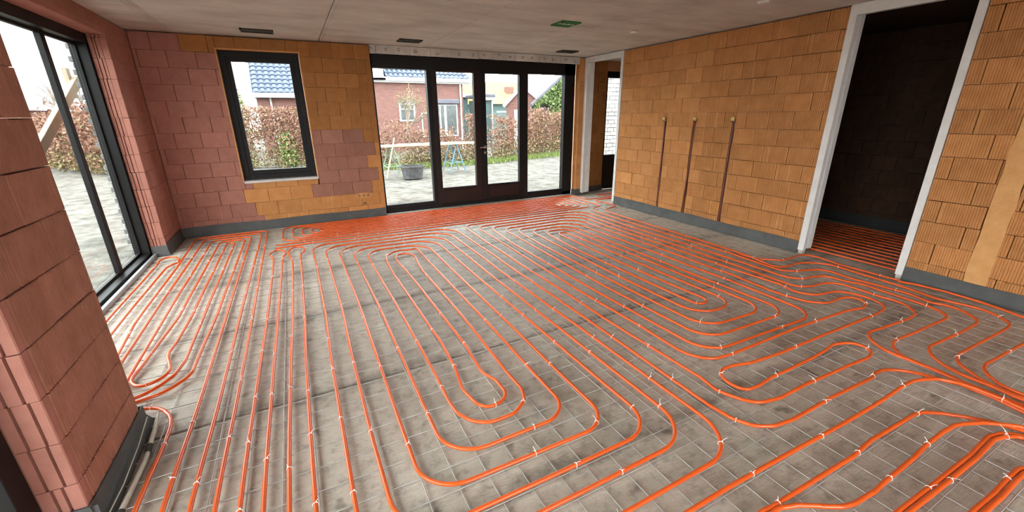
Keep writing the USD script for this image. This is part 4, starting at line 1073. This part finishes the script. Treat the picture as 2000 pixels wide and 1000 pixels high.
# ivy-clad roof slope at the far right
iv = thing('ivy_roof', label='sloping roof overgrown with green ivy behind the rightmost pane', cat='roof')
slope = np.array([(10.6, 18.6, 2.1), (10.6, 18.72, 2.1), (15.0, 18.6, 5.5), (15.0, 18.72, 5.5), (15.0, 18.6, 1.2), (15.0, 18.72, 1.2), (10.6, 18.6, 1.2), (10.6, 18.72, 1.2)])
obj('slope', trimesh.convex.convex_hull(slope), 'roof_dark', iv)
obj('wall', box(12.2, 14.9, 18.75, 23.8, GZ - 0.1, 1.3), 'brick_far', iv)
ri = np.random.default_rng(31)
m = 14000
u, hh = ri.random(m) ** 1.6, ri.random(m)
ipos = np.stack([10.65 + 4.3 * u, 18.5 - 0.30 * ri.random(m), 0.5 + hh * (1.62 + 3.3 * u)], 1)
ipos = ipos[meshkit.noise(ipos * 1.7) > 0.32]
obj('ivy', leaves(ipos[::2], 0.09, ri), 'leaf_green', iv, kind='stuff')
obj('ivy', leaves(ipos[1::2], 0.09, ri), 'leaf_dark', iv, kind='stuff')
obj('bargeboard', bar((10.45, 18.35, 2.05), (15.0, 18.35, 5.56), 0.08, 0.12), 'roof_dark', iv)

# beyond the left window
lh = thing('dark_roof_house', label='long house with a dark grey roof beyond the left window', cat='house')
obj('wall', box(-20.5, -13.5, 27.0, 46.0, GZ - 0.1, 2.2), 'brick_far', lh)
rp = trimesh.creation.extrude_polygon(Polygon([(-20.9, 2.1), (-13.1, 2.1), (-17.0, 5.1)]), 20.0)
rp = trimesh.Trimesh(np.stack([rp.vertices[:, 0], 26.5 + rp.vertices[:, 2], rp.vertices[:, 1]], 1), rp.faces, process=False)
rp.fix_normals()
obj('roof', rp, 'roof_dark', lh)
br_ = thing('timber_brace', label='diagonal timber brace leaning outside the left window', cat='timber')
obj('brace', bar((-2.35, 3.3, -0.1), (-2.19, 7.22, 2.08), 0.05, 0.11, 0.004), 'timber_old', br_)
obj('brace_cleat', bar((-2.24, 7.08, 1.85), (-2.24, 7.08, 2.18), 0.05, 0.09, 0.004), 'timber_old', br_)

gw = struct('wall_garden')
obj('wall_core', box(7.3, 9.3, 9.58, 9.7, GZ - 0.1, 2.6), 'sill_pale', gw)
z, k = 0.0, 0
while z < 2.5:
    x = 7.3 - (0.11 if k % 2 else 0)
    while x < 9.2:
        if x + 0.205 > 7.3:
            obj('brick', box(max(7.3, x), x + 0.205, 9.49 + RND.uniform(-0.004, 0.004), 9.59, z, z + 0.092, 0.004), 'veneer_white', gw)
        x += 0.22
    z += 0.104
    k += 1


# ------------------------------------------------------------- outside: the work table, the tub
def trestle(x, y, hgt_, mater, label, spread=0.27, length=0.75):
    t = thing('trestle', (x, y, GZ), label=label, cat='trestle')
    obj('top_bar', bar((0, -length / 2, hgt_ - 0.02), (0, length / 2, hgt_ - 0.02), 0.04, 0.04, 0.003), mater, t)
    for sy in (-1, 1):
        for sx in (-1, 1):
            obj('leg', bar((sx * spread, sy * length * 0.46, 0.0), (sx * 0.015, sy * length * 0.42, hgt_ - 0.03), 0.032, 0.032, 0.003), mater, t)
        obj('brace', bar((-spread * 0.62, sy * length * 0.445, hgt_ * 0.38), (spread * 0.62, sy * length * 0.445, hgt_ * 0.38), 0.022, 0.022), mater, t)
    for sx in (-1, 1):
        obj('rail', bar((sx * spread * 0.66, -length * 0.44, hgt_ * 0.34), (sx * spread * 0.66, length * 0.44, hgt_ * 0.34), 0.02, 0.02), mater, t)
    return t


trestle(2.52, 12.75, 0.86, 'steel_green', 'grey green steel trestle under the left end of the boards outside')
trestle(4.48, 12.85, 0.86, 'steel_blue', 'blue steel trestle under the right end of the boards outside')
for i, (x0, x1, y0, y1, z0, z1, lab) in enumerate(((1.95, 5.50, 12.45, 12.64, 0.765, 0.80, 'nearest of the long pale boards lying on the two trestles'),
                                                  (1.7, 5.2, 12.66, 12.84, 0.765, 0.80, 'middle long pale board lying on the two trestles'),
                                                  (2.25, 5.6, 12.87, 13.06, 0.765, 0.80, 'rear long pale board lying on the two trestles'),
                                                  (2.7, 4.75, 12.55, 12.73, 0.802, 0.835, 'shorter pale board lying on top of the three long boards'))):
    tag(obj('board', box(x0, x1, y0, y1, z0, z1, 0.003), 'timber'), lab, 'board', 'boards on the work table')
tag(obj('leaning_lath', bar((2.24, 12.28, GZ), (2.58, 12.40, 1.02), 0.03, 0.045, 0.003), 'timber_old'), 'pale lath leaning against the left end of the boards outside', 'lath')

tb = thing('mortar_tub', (2.95, 12.10, GZ), label='black plastic mortar tub standing on the sand outside the French doors', cat='tub')
obj('body', lathe([(0.0, 0.012), (0.24, 0.012), (0.275, 0.03), (0.325, 0.33), (0.335, 0.33), (0.335, 0.31), (0.318, 0.31), (0.268, 0.0), (0.0, 0.0)], 40), 'tub_black', tb, smooth=30)
obj('rim', lathe([(0.322, 0.325), (0.345, 0.325), (0.345, 0.352), (0.322, 0.352), (0.322, 0.325)], 40), 'tub_black', tb, smooth=30)
for sx in (-1, 1):
    obj('handle', tube([(sx * 0.335, -0.07, 0.335), (sx * 0.385, -0.05, 0.33), (sx * 0.385, 0.05, 0.33), (sx * 0.335, 0.07, 0.335)], 0.012, 8), 'tub_black', tb)
